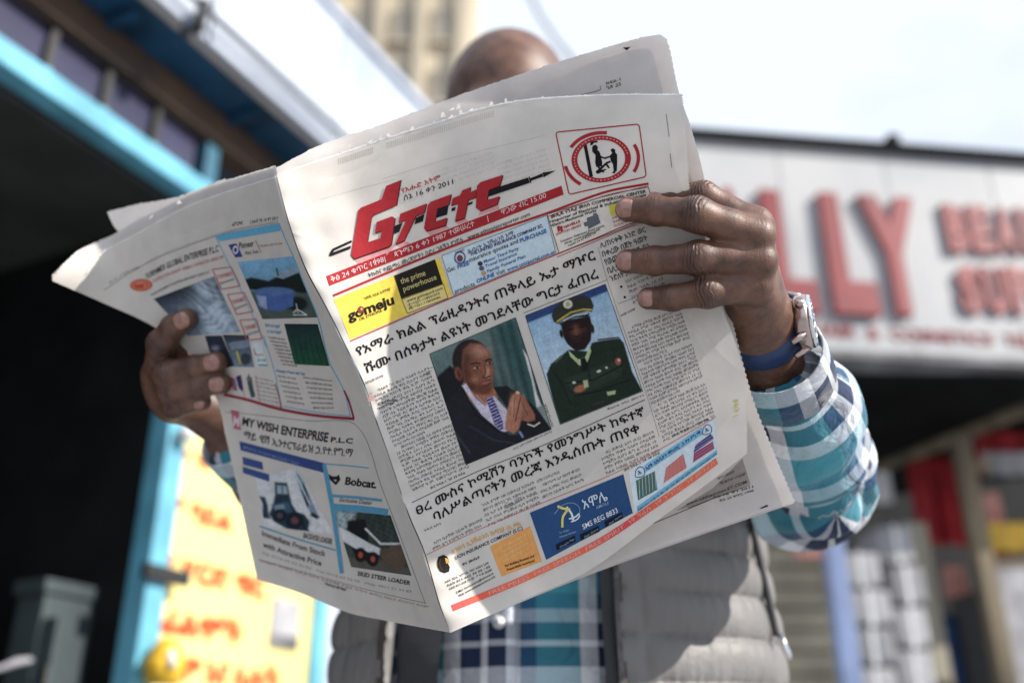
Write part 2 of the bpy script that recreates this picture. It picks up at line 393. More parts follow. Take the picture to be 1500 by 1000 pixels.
# ------------------------------------------------------------ right: shop with the big sign
AS = math.radians(82.9); SX, SY = math.sin(AS), math.cos(AS)
q = W(1260, 220, 4.5); S0 = (q[0], q[1]); SAX = math.atan2(SY, SX); SOUT = Vector((SY, -SX, 0))
def sp(t, h, out=0.): return Vector((S0[0]+SX*t, S0[1]+SY*t, h)) + SOUT*out
def hs(px, py): p = hit_v(px, py, S0, AS); return (p.x-S0[0])*SX + (p.y-S0[1])*SY, p.z
def sbox(name, t0, t1, h0, h1, o0, o1, m, parent, bev=0):
    c = (sp(t0, h0, o0)+sp(t1, h1, o1))/2
    return box(name, c, (abs(t1-t0), abs(o1-o0), abs(h1-h0)), m, parent, az=SAX, bev=bev)
_, hs1 = hs(1260, 222); _, hs0 = hs(1300, 517); tsl, _ = hs(900, 360); 
sg = empty('shop_sign', 'large white shop sign with raised red letters and dark top edge', 'sign', tuple(sp(.4, hs0, 0)))
sbox('board', tsl, 2.6, hs0, hs1, -.12, 0, M['signw'], sg)
sbox('cap', tsl-.02, 2.62, hs1+.001, hs1+.035, -.16, .04, M['dark'], sg)
sbox('bottom_trim', tsl, 2.62, hs0-.035, hs0-.001, -.13, .02, M['grime'], sg)
for i in range(7): sbox('joint', -.9+i*.5, -.896+i*.5, hs0+.01, hs1-.01, .0005, .0015, M['grime'], sg)
tl, hl_ = hs(1317, 215)
sbox('finial', tl-.026, tl+.026, hs1+.036, hs1+.13, -.08, -.02, M['dark'], sg, .004)
sbox('finial', tl-.045, tl+.045, hs1+.036, hs1+.064, -.10, -.01, M['dark'], sg, .004)
def sletters(s, px, pyb, pyt, wpx, ex=.035, bold=.035):
    t0, h0 = hs(px, pyb); _, h1 = hs(px, pyt); t1, _ = hs(px+wpx, pyb)
    return letters(s, px, pyb, h1-h0, M['signred'], 'lettering', sg, lambda x, y, e: sp(t0+x, h0+y, e), ex, bold, t1-t0)
for s, px, wp in (('S', 965, 56), ('A', 1038, 66), ('L', 1120, 68), ('L', 1210, 66)): sletters(s, px+8, 446+(px-1120)*.03, 284+(px-1120)*.05, wp, bold=.06)
sletters('Y', 1278, 449, 292, 82, bold=.06)
for i, c_ in enumerate('BEAUTY'): sletters(c_, 1388+i*36+i*i*.15, 366+i*.6, 303+i*1.6, 31, .025, .06)
for i, c_ in enumerate('SUPPLY'): sletters(c_, 1408+i*37+i*i*.15, 455+i*.6, 392+i*1.3, 32, .025, .06)
sletters('HAIR  &  COSMETICS  TEL: 011 55', 1190, 492, 474, 410, .006, .02)
# black soffit and interior under the sign
shop = empty('shop', 'dark shop front with a deep canopy under the white sign', 'shop', tuple(sp(.4, 0, 0)))
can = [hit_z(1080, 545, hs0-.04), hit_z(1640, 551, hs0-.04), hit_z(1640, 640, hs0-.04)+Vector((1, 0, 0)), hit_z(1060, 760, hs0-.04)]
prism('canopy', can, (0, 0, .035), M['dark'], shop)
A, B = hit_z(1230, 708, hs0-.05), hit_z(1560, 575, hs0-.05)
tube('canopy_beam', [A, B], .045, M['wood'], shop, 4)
M['far'] = mat('near_black_wall', (.014, .014, .014), .9, .3, 2)  # near-black base colour over the whole wall
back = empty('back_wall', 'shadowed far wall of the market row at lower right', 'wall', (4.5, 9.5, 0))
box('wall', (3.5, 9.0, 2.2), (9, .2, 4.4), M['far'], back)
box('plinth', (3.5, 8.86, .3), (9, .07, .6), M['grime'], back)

def at(px, py, z): return WV(px, py, z)
def upright(name, px, z, pyt, wpx, m, label, cat, dep=.08, h0=0., group=None, az=0, px_off=0, parts=None):
    """a thing standing on the ground whose top is seen at (px, pyt)"""
    p = at(px, pyt, z); wd = wpx/FPX*z
    root = empty(name, label, cat, (p.x, p.y, 0), group)
    box('post' if parts is None else parts, (p.x, p.y, (p.z+h0)/2), (wd, dep, p.z-h0), m, root, az=az, bev=.006)
    return root, p, wd
r, p, wd = upright('roller_shutter', 1150, 4.3, 745, 90, M['brick'], 'olive grey slatted shutter right behind the puffer vest', 'shutter', .05, parts='panel')
for i in range(22): box('slat', (p.x, p.y-.035, .06+i*(p.z-.1)/22), (wd-.02, .018, (p.z-.1)/22-.012), M['brick'], r)
r, p, wd = upright('blue_pole', 1205, 4.0, 690, 26, M['bluepost'], 'pale blue pole between the shutter and the stacked parcels', 'pole')
box('foot', (p.x, p.y, .02), (wd*1.8, .15, .04), M['bluepost'], r)
r, p, wd = upright('wooden_post', 1405, 4.6, 640, 22, M['wood'], 'thick weathered wooden post in front of the red tarp', 'post')
box('brace', (p.x+.05, p.y, p.z-.14), (.14, .05, .04), M['wood'], r)
r, p, wd = upright('plank', 1338, 4.7, 765, 34, M['pale'], 'pale plank leaning beside the stacked parcels', 'plank', .03, h0=.95, parts='board')
box('batten', (p.x, p.y-.025, 1.3), (wd*.9, .02, .04), M['wood'], r)
# parcels in stacks
k = 0
desc = ['bottom', 'second from the bottom', 'third from the bottom', 'middle', 'third from the top', 'second from the top', 'topmost']
for c, (px, z, wpx) in enumerate(((1258, 4.25, 60), (1314, 4.35, 50))):
    base = .72; 
    for i in range(7):
        x = at(px, 900, z); hh = .155+.02*((i*3+c) % 3)
        m = M['greyl'] if (i+c*2) % 3 != 1 else M['grey']
        root = empty('parcel', '%s wrapped parcel, %s of the %s stack beside the plank' % ('light grey' if m is M['greyl'] else 'dull grey', desc[i], 'left' if c == 0 else 'right'), 'parcel', (x.x, x.y, base), 'parcels stacked beside the plank')
        wd = wpx/FPX*z*(.96+.06*((i*5+c) % 3)/2)
        box('bundle', (x.x+.01*((i*7) % 3-1), x.y, base+hh/2), (wd, .3, hh-.014), m, root, az=.05*((i*3+c) % 3-1), bev=.02)
        box('strap', (x.x+.01*((i*7) % 3-1), x.y, base+hh/2), (.018, .304, hh-.008), M['whitep'], root, az=.05*((i*3+c) % 3-1))
        base += hh
tb_ = empty('trestle', 'low dark trestle table carrying the stacked parcels', 'table', (at(1284, 900, 4.3).x, at(1284, 900, 4.3).y, 0))
tx, ty = tb_.location.x, tb_.location.y
box('tabletop', (tx, ty, .69), (.5, .4, .05), M['wood'], tb_)
for a in (-.27, .27):
    for b in (-.17, .17): box('leg', (tx+a*.8, ty+b, .33), (.05, .05, .66), M['wood'], tb_)
# red tarp hung behind the post
def sheet(name, pxs, pys, z, m, label, cat, wave=.03, n=26, thick=.006):
    (x0, x1), (y0, y1) = pxs, pys; V = []; nu = n; nv = 14
    for j in range(nv):
        for i in range(nu):
            a, b = i/(nu-1), j/(nv-1)
            p = W(x0+(x1-x0)*a, y0+(y1-y0)*b, z); p[1] = W((x0+x1)/2, y0, z)[1] + wave*math.sin(a*17+b)*(.4+b); V.append(p)
    V = np.array(V); V2 = V + [0, thick, 0]; F = gridF(nu, nv); N = nu*nv
    i = np.arange(N).reshape(nv, nu); rim = list(i[0]) + list(i[1:, -1]) + list(i[-1, ::-1][1:]) + list(i[1:-1, 0][::-1])
    FF = F.tolist() + (F[:, ::-1]+N).tolist() + [[rim[k], rim[k-1], rim[k-1]+N, rim[k]+N] for k in range(len(rim))]
    return tag(meshobj(name, np.vstack([V, V2]), FF, m), label, cat)
sheet('tarp', (1325, 1402), (655, 812), 5.3, M['redcloth'], 'bright red tarp hanging left of the wooden post', 'tarp')
sheet('tarp', (1425, 1560), (625, 700), 4.9, M['redcloth'], 'red awning cloth hanging right of the wooden post', 'tarp')
sheet('banner', (1438, 1530), (662, 700), 4.7, M['greyl'], 'white printed banner strip across the red awning cloth', 'banner', .01)
sheet('banner', (1446, 1530), (765, 812), 4.5, M['yel2'], 'yellow banner with dark print at the right edge', 'banner', .008)
sheet('cloth', (1428, 1462), (720, 830), 4.6, M['pink'], 'pale pink cloth hanging beside the wooden post', 'cloth', .01)
sheet('cloth', (1378, 1412), (828, 880), 5.0, M['pink'], 'salmon pink cloth hanging below the red tarp', 'cloth', .01)
r, p, wd = upright('display_board', 1475, 4.4, 822, 78, M['greyl'], 'pale grey notice board under the yellow banner', 'board', .04, h0=.9, parts='panel')
box('frame', (p.x, p.y-.022, p.z-.01), (wd, .012, .03), M['wood'], r)
r, p, wd = upright('barrel', 1378, 4.9, 905, 56, M['navy'], 'navy plastic barrel under the red tarp', 'barrel', .05, parts='core')
tube('shell', [(p.x, p.y-.02, 0), (p.x, p.y-.02, .3), (p.x, p.y-.02, .32), (p.x, p.y-.02, .6), (p.x, p.y-.02, p.z-.05), (p.x, p.y-.02, p.z+.005)], [.095, .11, .116, .11, .1, .085], M['navy'], r, 20)
r, p, wd = upright('shelf_rack', 1465, 4.7, 870, 110, M['black'], 'dark rack of red and white goods at the lower right corner', 'shelf rack', .3, h0=1.18, parts='shelf')
for a in (-.17, .17): box('leg', (p.x+a, p.y, .6), (.03, .3, 1.18), M['wood'], r)
for i in range(6):
    xx = p.x-.14+.056*i; g = box('goods', (xx, p.y-.18, p.z-.12-.03*(i % 2)), (.05, .05, .26), M[['redcloth', 'whitep', 'grey', 'redcloth', 'whitep', 'yel2'][i]], bev=.008)
    tag(g, ['red carton at the left end of the dark rack', 'white carton beside the leftmost red carton on the rack', 'grey carton in the middle of the dark rack', 'red carton right of the grey carton on the rack', 'white carton second from the right on the rack', 'amber carton at the right end of the dark rack'][i], 'carton', 'cartons on the dark rack')
sheet('poster', (1232, 1302), (690, 742), 4.9, M['whitep'], 'pale poster hanging under the canopy above the parcels', 'poster', .004)
# unclear salmon blob far behind the vest, added as a plain sheet
tag(sheet('cloth', (1160, 1196), (765, 822), 4.1, M['pink'], None, None, .01), 'unclear salmon pink shape, added as a sheet between the vest and the blue pole', 'cloth')
# ------------------------------------------------------------ newspaper surfaces (depth along the lens axis, metres)
SPY = [235, 255, 330, 394, 450, 500, 562, 605, 655, 752, 805, 880, 925, 1000]
SPX = [398, 405, 425, 448, 478, 505, 534, 548, 566, 599, 622, 644, 660, 690]
_pf = np.polynomial.Polynomial.fit(SPY, SPX, 5)
def xs(py): return _pf(np.asarray(py, float))
def crumple(px, py):
    px = np.asarray(px, float); py = np.asarray(py, float)
    z = (np.sin(px*.021+py*.013+1)*.0004 + np.sin(px*.043-py*.031)*.00018 + np.sin(py*.083+px*.012+2)*.0001
            + np.sin(px*.11+py*.05+.5*np.sin(py*.07))*.00006)
    for cx, cy, an, L, wd, am in CREASE:                       # sharp little folds
        c, s = math.cos(an), math.sin(an); a = (px-cx)*c+(py-cy)*s; b = -(px-cx)*s+(py-cy)*c
        z = z + am*np.exp(-np.abs(b+.002*a*a)/wd)*np.exp(-(a/L)**2)
    return z
_cr = random.Random(4)
CREASE = [(455, 300, -.5, 40, 5, .0006), (440, 345, .3, 34, 4, -.0006), (480, 275, -.9, 30, 5, .0005), (520, 250, -.35, 60, 6, .0004), (560, 610, 1.0, 34, 5, .0006), (590, 700, .7, 34, 5, -.0006), (610, 760, -.4, 44, 6, .0006), (640, 800, .5, 30, 5, .0005),
          (1040, 500, .9, 60, 5, .0007), (1015, 480, 1.25, 50, 6, -.0006), (990, 250, 1.3, 60, 6, .0006), (930, 330, .1, 60, 5, .0006), (700, 330, -.4, 120, 7, .0003), (800, 620, -.4, 160, 8, .0003), (880, 700, -.6, 90, 7, .0004), (1060, 620, -.9, 60, 5, .0005),
          (300, 330, -.45, 80, 5, .0006), (260, 430, .6, 50, 5, .0007), (350, 560, .3, 60, 6, .0007), (420, 760, .3, 90, 7, .0006), (370, 640, 1.2, 50, 5, -.0006), (480, 860, .25, 70, 6, .0006)]
CREASE += [(_cr.uniform(420, 1080), _cr.uniform(180, 860), _cr.uniform(-1.6, 1.6), _cr.uniform(15, 55), _cr.uniform(3, 6), _cr.uniform(-.0003, .0003)) for _ in range(26)]
def ZF(px, py):
    px = np.asarray(px, float); py = np.asarray(py, float); d = np.maximum(px-xs(py), 0)
    k = np.clip((d-0)/560, 0, 1.3)
    near = .030*(1-np.exp(-(d/85)**1.5))                 # rises away from the spine, turned towards the right
    cr = np.exp(-(((py-330)/90)**2))*.0012*np.sin((d-20)*.09)*np.exp(-d/90)
    dents = .0014*np.exp(-d/45)*(np.sin(py*.055)+.6*np.sin(py*.13+1))
    return .680 + near - .050*k*k + (py-500)*TILT + crumple(px, py) + cr + dents
TILT = -.00003
def ZL(px, py):
    px = np.asarray(px, float); py = np.asarray(py, float); d = np.maximum(xs(py)-px, 0)
    return .680 + .185*(1-np.exp(-d/185)) - .10*np.clip((d-270)/150, 0, 1)**1.5*np.clip((500-py)/110, 0, 1) + (py-500)*TILT + crumple(px, py)*1.6

# ------------------------------------------------------------ skin
def skin_mat():
    m = bpy.data.materials.new('skin'); m.use_nodes = True; n, l = m.node_tree.nodes, m.node_tree.links; b = n['Principled BSDF']
    b.inputs['Roughness'].default_value = .48; b.inputs['Specular IOR Level'].default_value = .55
    b.inputs['Subsurface Weight'].default_value = .08; b.inputs['Subsurface Scale'].default_value = .004; b.inputs['Subsurface Radius'].default_value = (1, .4, .25)
    tc = n.new('ShaderNodeTexCoord'); ns = n.new('ShaderNodeTexNoise'); ns.inputs['Scale'].default_value = 60; ns.inputs['Detail'].default_value = 8; ns.inputs['Roughness'].default_value = .65
    l.new(tc.outputs['Object'], ns.inputs[0])
    mx = n.new('ShaderNodeMixRGB'); mx.inputs[1].default_value = (.070, .031, .020, 1); mx.inputs[2].default_value = (.175, .083, .054, 1)
    rs = n.new('ShaderNodeMapRange'); rs.inputs[1].default_value = .36; rs.inputs[2].default_value = .64; l.new(ns.outputs[0], rs.inputs[0]); l.new(rs.outputs[0], mx.inputs[0])
    kn = n.new('ShaderNodeAttribute'); kn.attribute_name = 'kn'; ax = n.new('ShaderNodeAttribute'); ax.attribute_name = 'ax'
    dk = n.new('ShaderNodeMixRGB'); dk.inputs[2].default_value = (.045, .020, .014, 1)
    mu = n.new('ShaderNodeMath'); mu.operation = 'MULTIPLY'; mu.inputs[1].default_value = .55
    l.new(kn.outputs['Fac'], mu.inputs[0]); l.new(mu.outputs[0], dk.inputs[0]); l.new(mx.outputs[0], dk.inputs[1]); l.new(dk.outputs[0], b.inputs['Base Color'])
    # creases over the joints
    n2 = n.new('ShaderNodeTexNoise'); n2.inputs['Scale'].default_value = 130; l.new(tc.outputs['Object'], n2.inputs[0])
    a1 = n.new('ShaderNodeMath'); a1.operation = 'MULTIPLY_ADD'; a1.inputs[1].default_value = 2300; l.new(ax.outputs['Fac'], a1.inputs[0])
    a0 = n.new('ShaderNodeMath'); a0.operation = 'MULTIPLY'; a0.inputs[1].default_value = 15; l.new(n2.outputs[0], a0.inputs[0]); l.new(a0.outputs[0], a1.inputs[2])
    sn = n.new('ShaderNodeMath'); sn.operation = 'SINE'; l.new(a1.outputs[0], sn.inputs[0])
    m5 = n.new('ShaderNodeMath'); m5.operation = 'MULTIPLY'; m5.inputs[1].default_value = 0; m6 = n.new('ShaderNodeTexNoise'); m6.inputs['Scale'].default_value = 210; l.new(tc.outputs['Object'], m6.inputs[0]); m7 = n.new('ShaderNodeMapRange'); m7.inputs[1].default_value = .35; m7.inputs[2].default_value = .65; m7.inputs[3].default_value = .1; m7.inputs[4].default_value = 1.1; l.new(m6.outputs[0], m7.inputs[0]); l.new(m7.outputs[0], m5.inputs[1]); l.new(kn.outputs['Fac'], m5.inputs[0]); m2 = n.new('ShaderNodeMath'); m2.operation = 'MULTIPLY'; l.new(sn.outputs[0], m2.inputs[0]); l.new(m5.outputs[0], m2.inputs[1])
    vo = n.new('ShaderNodeTexVoronoi'); vo.inputs['Scale'].default_value = 620; vo.feature = 'DISTANCE_TO_EDGE'; l.new(tc.outputs['Object'], vo.inputs['Vector'])
    m3 = n.new('ShaderNodeMath'); m3.operation = 'MULTIPLY_ADD'; m3.inputs[1].default_value = .45; l.new(vo.outputs['Distance'], m3.inputs[0]); l.new(m2.outputs[0], m3.inputs[2])
    bp = n.new('ShaderNodeBump'); bp.inputs['Strength'].default_value = .85; bp.inputs['Distance'].default_value = .00055
    l.new(m3.outputs[0], bp.inputs['Height']); l.new(bp.outputs[0], b.inputs['Normal']); return m
M['skin'] = skin_mat()
M['nail'] = mat('fingernail', (.36, .19, .155), .28, .12, 300, coat=.3)

def hand(chains, palm, side, h=.00105):
    """chains: per finger list of (px,py,z,r); returns V,F,kn,ax and nail frames"""
    pr = []; creases = []; nails = []
    for ch in chains:
        P = [W(c[0], c[1], c[2]) for c in ch]
        for i in range(len(P)-1):
            mid = (P[i]+P[i+1])/2; ra, rb = ch[i][3], ch[i+1][3]; rm = min(ra, rb)*.93
            pr.append(cone(P[i], mid, ra, rm, .0035)); pr.append(cone(mid, P[i+1], rm, rb, .0035))
        for i in range(1, len(P)):
            creases.append((P[i], (P[i]-P[i-1])/np.linalg.norm(P[i]-P[i-1]), 1. if i == 2 else (.4 if i == 1 else .12), .0040 if i != 1 else .0026, ch[i][3]))
        nails.append((P[0], (P[0]-P[1])/np.linalg.norm(P[0]-P[1]), ch[0][3]))
    for (a, b, ra, rb) in palm: pr.append(cone(W(*a), W(*b), ra, rb, .009))
    V, F = sdf_build(pr, h, .006)
    V = relax(V, F, 3)
    kn = np.zeros(len(V)); ax = np.zeros(len(V))
    for c, t, wgt, sg_, r in creases:
        q = V-c; a = q@t; d = np.linalg.norm(q-a[:, None]*t, axis=1)
        wv = np.clip((q@np.array([0, -CP, -SP]))/r+.5, 0, 1)*wgt*np.exp(-(a/sg_)**2/2)*np.clip((r*1.7-d)/(r*.4), 0, 1)
        up = wv > kn; kn[up] = wv[up]; ax[up] = a[up]
    return V, F, kn, ax, nails
def relax(V, F, it=2, lam=.5):
    V = V.copy(); N = len(V); e = np.vstack([F[:, [0, 1]], F[:, [1, 2]], F[:, [2, 3]], F[:, [3, 0]]])
    e = np.vstack([e, e[:, ::-1]]); deg = np.bincount(e[:, 0], minlength=N)[:, None] + 1e-9
    for _ in range(it):
        s = np.stack([np.bincount(e[:, 0], V[e[:, 1], k], N) for k in range(3)], 1); V += lam*(s/deg-V)
    return V
def normals(V, F):
    n = np.cross(V[F[:, 2]]-V[F[:, 0]], V[F[:, 3]]-V[F[:, 1]]); N = np.zeros_like(V)
    for k in range(4):
        for c in range(3): N[:, c] += np.bincount(F[:, k], n[:, c], len(V))
    return N/(np.linalg.norm(N, axis=1)[:, None]+1e-12)
def zf(px, py): return float(ZF(px, py))
def zl(px, py): return float(ZL(px, py))
# hand at the right edge of the front page: index between the sheets, three fingers in front, thumb behind
Rr = [
 [(960, 292, zf(985, 285)+.012, .0085), (990, 287, zf(990, 285)+.010, .0092), (1030, 288, .664, .0103), (1104, 330, .662, .0132)],
 [(919, 307, zf(919, 307)-.0085, .0083), (960, 309, zf(960, 309)-.0125, .0098), (1020, 314, zf(1000, 310)-.019, .0117), (1106, 346, .650, .0138)],
 [(919, 383, zf(919, 383)-.0083, .0083), (958, 382, zf(958, 382)-.012, .0096), (1022, 378, zf(1010, 378)-.018, .0113), (1110, 382, .650, .0135)],
 [(950, 437, zf(952, 437)-.0078, .0076), (984, 436, zf(984, 436)-.0105, .0087), (1036, 428, zf(1030, 430)-.014, .0104), (1106, 418, .655, .0128)],
 [(985, 372, .722, .0092), (1015, 380, .724, .0105), (1050, 398, .716, .0125), (1092, 430, .694, .0155)]]
Rp = [((1096, 345, .668), (1112, 470, .702), .0150, .0200), ((1098, 385, .664), (1112, 465, .700), .0150, .0205),
      ((1098, 415, .664), (1104, 468, .700), .0145, .0205), ((1098, 350, .668), (1098, 412, .665), .0135, .0135), ((1108, 462, .702), (1128, 530, .742), .0222, .0215), ((1092, 432, .694), (1100, 470, .702), .0155, .0190),
      ((1128, 530, .742), (1182, 650, .83), .0218, .032)]
VR, FR, knR, axR, nlR = hand(Rr, Rp, 1)
zl0 = .835
Lr = [
 [(274, 467, zl(274, 467)-.009, .0088), (250, 479, zl(250, 479)-.012, .0100), (226, 503, zl(240, 503)-.012, .0120), (222, 545, zl0-.002, .0138)],
 [(318, 530, zl(318, 530)-.009, .0086), (286, 538, zl(286, 538)-.013, .0100), (240, 548, zl(250, 548)-.018, .0118), (226, 560, zl0+.002, .0138)],
 [(325, 562, zl(325, 562)-.008, .0082), (292, 566, zl(292, 566)-.011, .0095), (248, 574, zl(260, 574)-.015, .0112), (234, 580, zl0+.004, .0132)],
 [(296, 588, zl(300, 588)-.006, .0075), (276, 590, zl(280, 590)-.008, .0088), (254, 594, zl(260, 594)-.010, .0105), (246, 596, zl0+.008, .0125)],
 [(310, 520, zl(310, 520)+.024, .0092), (290, 530, zl(290, 530)+.024, .0105), (270, 550, zl0+.026, .012), (262, 575, zl0+.022, .015)]]
Lp = [((228, 555, zl0), (310, 602, .870), .0145, .018), ((232, 575, zl0), (310, 602, .870), .0145, .018), ((244, 590, zl0+.006), (312, 604, .870), .0125, .017),
      ((262, 575, zl0+.022), (310, 602, .872), .0155, .018), ((240, 512, zl0+.022), (250, 560, zl0+.018), .0165, .0165), ((262, 505, zl0+.03), (262, 555, zl0+.024), .013, .014), ((312, 605, .870), (350, 655, .905), .019, .021), ((350, 655, .905), (505, 765, 1.03), .021, .034)]
Lp.append(((258, 500, zl0-.004), (250, 548, zl0-.004), .0125, .0140))
_s = lambda p: (p[0]+11*min(1, max(0, (262-p[0])/35)),)+tuple(p[1:])           # palm and knuckles sit closer to the edge of the sheet
Lr = [[_s(c) for c in ch] for ch in Lr]; Lp = [(_s(a), _s(b), ra, rb) for a, b, ra, rb in Lp]
VL, FL, knL, axL, nlL = hand(Lr, Lp, -1, .0013)

# ------------------------------------------------------------ the reader
CX = .045
man = empty('person', 'bald man in plaid shirt and grey puffer vest reading behind an open newspaper', 'person', (CX, 1.05, 0))
SHR, ELR, WRR = np.array([CX+.18, 1.06, 1.40]), W(1190, 700, .875), W(1128, 530, .742)
SHL, ELL, WRL = np.array([CX-.17, 1.06, 1.40]), W(505, 765, 1.03), W(344, 648, .90)
hc_ = W(745, 152, 1.22); ta = math.radians(-22); HR = np.array([[1, 0, 0], [0, math.cos(ta), math.sin(ta)], [0, -math.sin(ta), math.cos(ta)]])
# columns of HR are the head's own axes: x right, y back, z up (tilted forward)
def hp3(x, y, z): return hc_ + HR @ np.array([x, y, z])
hd = [ell(hc_, (.0765, .098, .088), HR, .01), ell(hp3(0, -.045, -.075), (.060, .058, .070), HR, .035), ell(hp3(0, -.070, -.125), (.032, .028, .022), HR, .03),
      cone(hp3(0, -.094, -.045), hp3(0, -.112, -.082), .007, .013, .010), ell(hp3(0, -.088, -.018), (.048, .014, .010), HR, .012),
      ell(hp3(-.030, -.094, -.045), (.016, .010, .011), HR, .008, -1), ell(hp3(.030, -.094, -.045), (.016, .010, .011), HR, .008, -1),
      ell(hp3(-.030, -.084, -.045), (.012, .011, .010), HR, .003), ell(hp3(.030, -.084, -.045), (.012, .011, .010), HR, .003),
      ell(hp3(0, -.100, -.104), (.024, .010, .006), HR, .005), ell(hp3(0, -.099, -.115), (.021, .010, .007), HR, .005),
      ell(hp3(-.079, .008, -.050), (.008, .017, .030), HR, .006), ell(hp3(.079, .008, -.050), (.008, .017, .030), HR, .006),
      cone(hp3(0, .02, -.08), (CX-.01, 1.05, 1.43), .058, .064, .03)]
Vh, Fh = sdf_build(hd, .0034, .01); Vh = relax(Vh, Fh, 2)
ex = np.array([0, 1., 0])
flat = (ex, 1.6)
bd = [cone((CX, 1.06, .96), (CX, 1.06, 1.36), .150, .165, .04, 1, flat), cone((CX-.16, 1.06, 1.39), (CX+.16, 1.06, 1.39), .052, .052, .05), cone((CX, 1.05, 1.38), (CX-.01, 1.045, 1.46), .06, .055, .04)]
for s, S_, E_, W_ in ((1, SHR, ELR, WRR), (-1, SHL, ELL, WRL)): bd += [cone(S_, E_, .045, .037, .02), cone(E_, W_, .036, .026, .01)]
for s in (-1, 1): bd += [cone((CX+s*.085, 1.06, .92), (CX+s*.10, 1.04, .50), .080, .052, .04), cone((CX+s*.10, 1.04, .50), (CX+s*.11, 1.08, .09), .050, .036, .02), cone((CX+s*.11, 1.09, .05), (CX+s*.12, .93, .035), .036, .026, .02)]
Vb, Fb = sdf_build(bd, .011, .02)
Vt = np.vstack([Vb, Vh, VR, VL]); o1 = len(Vb); o2 = o1+len(Vh); o3 = o2+len(VR)
Ft = np.vstack([Fb, Fh+o1, FR+o2, FL+o3]); z_ = np.zeros(o2)
body = meshobj('body', Vt, Ft, M['skin'], man, attrs={'kn': np.concatenate([z_, knR, knL]), 'ax': np.concatenate([z_, axR, axL])})
for nl, skip in ((nlR, (0,)), (nlL, (3,))):
    for i, (c, t, r) in enumerate(nl):
        n = -np.array([0, CP, SP]); n = n - t*(n@t); n /= np.linalg.norm(n)
        if i == 4: n = -n                                   # thumbs lie behind the sheets
        if nl is nlL and i < 3: n = n + np.array([.25, 0, .1]); n -= t*(n@t); n /= np.linalg.norm(n)
        s = np.cross(t, n); V = []; nu, nv = 11, 9
        for j in range(nv):
            for k in range(nu):
                a, b = 2*k/(nu-1)-1, 2*j/(nv-1)-1
                a2 = a*math.sqrt(1-b*b*.46); b2 = b*math.sqrt(1-a*a*.34)
                ph = b2*.98; L = (-.08 + a2*.78)*r*1.05; rr = r*(1.03 if abs(a) < .99 and abs(b) < .99 else .96) - max(0, a2-.15)**2*r*.42
                V.append(c + t*L + (n*math.cos(ph) + s*math.sin(ph))*rr)
        meshobj('fingernail', V, gridF(nu, nv), M['nail'], body)

# clothes ----------------------------------------------------------------
def cloth_mat(name, kind):
    m = bpy.data.materials.new(name); m.use_nodes = True; n, l = m.node_tree.nodes, m.node_tree.links; b = n['Principled BSDF']
    b.inputs['Roughness'].default_value = .8; b.inputs['Sheen Weight'].default_value = .15; b.inputs['Specular IOR Level'].default_value = .2
    at_ = n.new('ShaderNodeAttribute'); at_.attribute_name = 'weave'; sx = n.new('ShaderNodeSeparateXYZ'); l.new(at_.outputs['Vector'], sx.inputs[0])
    outs = []
    for i, per in ((0, .125), (1, .118)):
        d = n.new('ShaderNodeMath'); d.operation = 'DIVIDE'; d.inputs[1].default_value = per; l.new(sx.outputs[i], d.inputs[0])
        f = n.new('ShaderNodeMath'); f.operation = 'FRACT'; l.new(d.outputs[0], f.inputs[0])
        r = n.new('ShaderNodeValToRGB'); r.color_ramp.interpolation = 'CONSTANT'; e = r.color_ramp.elements
        st = [(0, (.06, .30, .38)), (.32, (.84, .86, .90)), (.45, (.012, .024, .065)), (.60, (.80, .82, .86)), (.645, (.012, .024, .065)), (.78, (.60, .63, .70)), (.88, (.02, .10, .20))]
        e[0].position = 0; e[0].color = (*st[0][1], 1); e[1].position = st[1][0]; e[1].color = (*st[1][1], 1)
        for p, c in st[2:]: k = e.new(p); k.color = (*c, 1)
        l.new(f.outputs[0], r.inputs[0]); outs.append(r)
    # twill: warp or weft shows in turn
    wv = n.new('ShaderNodeTexNoise'); wv.inputs['Scale'].default_value = 900; tc = n.new('ShaderNodeTexCoord'); l.new(tc.outputs['Object'], wv.inputs[0])
    mm = n.new('ShaderNodeMath'); mm.operation = 'MULTIPLY_ADD'; mm.inputs[1].default_value = .3; mm.inputs[2].default_value = .27; l.new(wv.outputs[0], mm.inputs[0])
    mx = n.new('ShaderNodeMixRGB'); l.new(mm.outputs[0], mx.inputs[0]); l.new(outs[0].outputs[0], mx.inputs[1]); l.new(outs[1].outputs[0], mx.inputs[2])
    l.new(mx.outputs[0], b.inputs['Base Color'])
    nb = n.new('ShaderNodeTexNoise'); nb.inputs['Scale'].default_value = 22; nb.inputs['Detail'].default_value = 5; nb.inputs['Distortion'].default_value = 1.2; l.new(tc.outputs['Object'], nb.inputs[0])
    bp = n.new('ShaderNodeBump'); bp.inputs['Strength'].default_value = .8; bp.inputs['Distance'].default_value = .012; l.new(nb.outputs[0], bp.inputs['Height']); l.new(bp.outputs[0], b.inputs['Normal'])
    return m
M['plaid'] = cloth_mat('plaid_shirt', 0)
def noise3(P, seed, f):
    r = np.random.default_rng(seed); o = np.zeros(len(P))
    for i in range(7):
        k = r.normal(size=3)*f*(1+.35*i); o += np.sin(P@k + r.uniform(0, 6.28))/(1+.3*i)
    return o/3.2
fl2 = (ex, 1.5)
cuffR = W(1130, 540, .742); WR1 = W(1146, 570, .760)
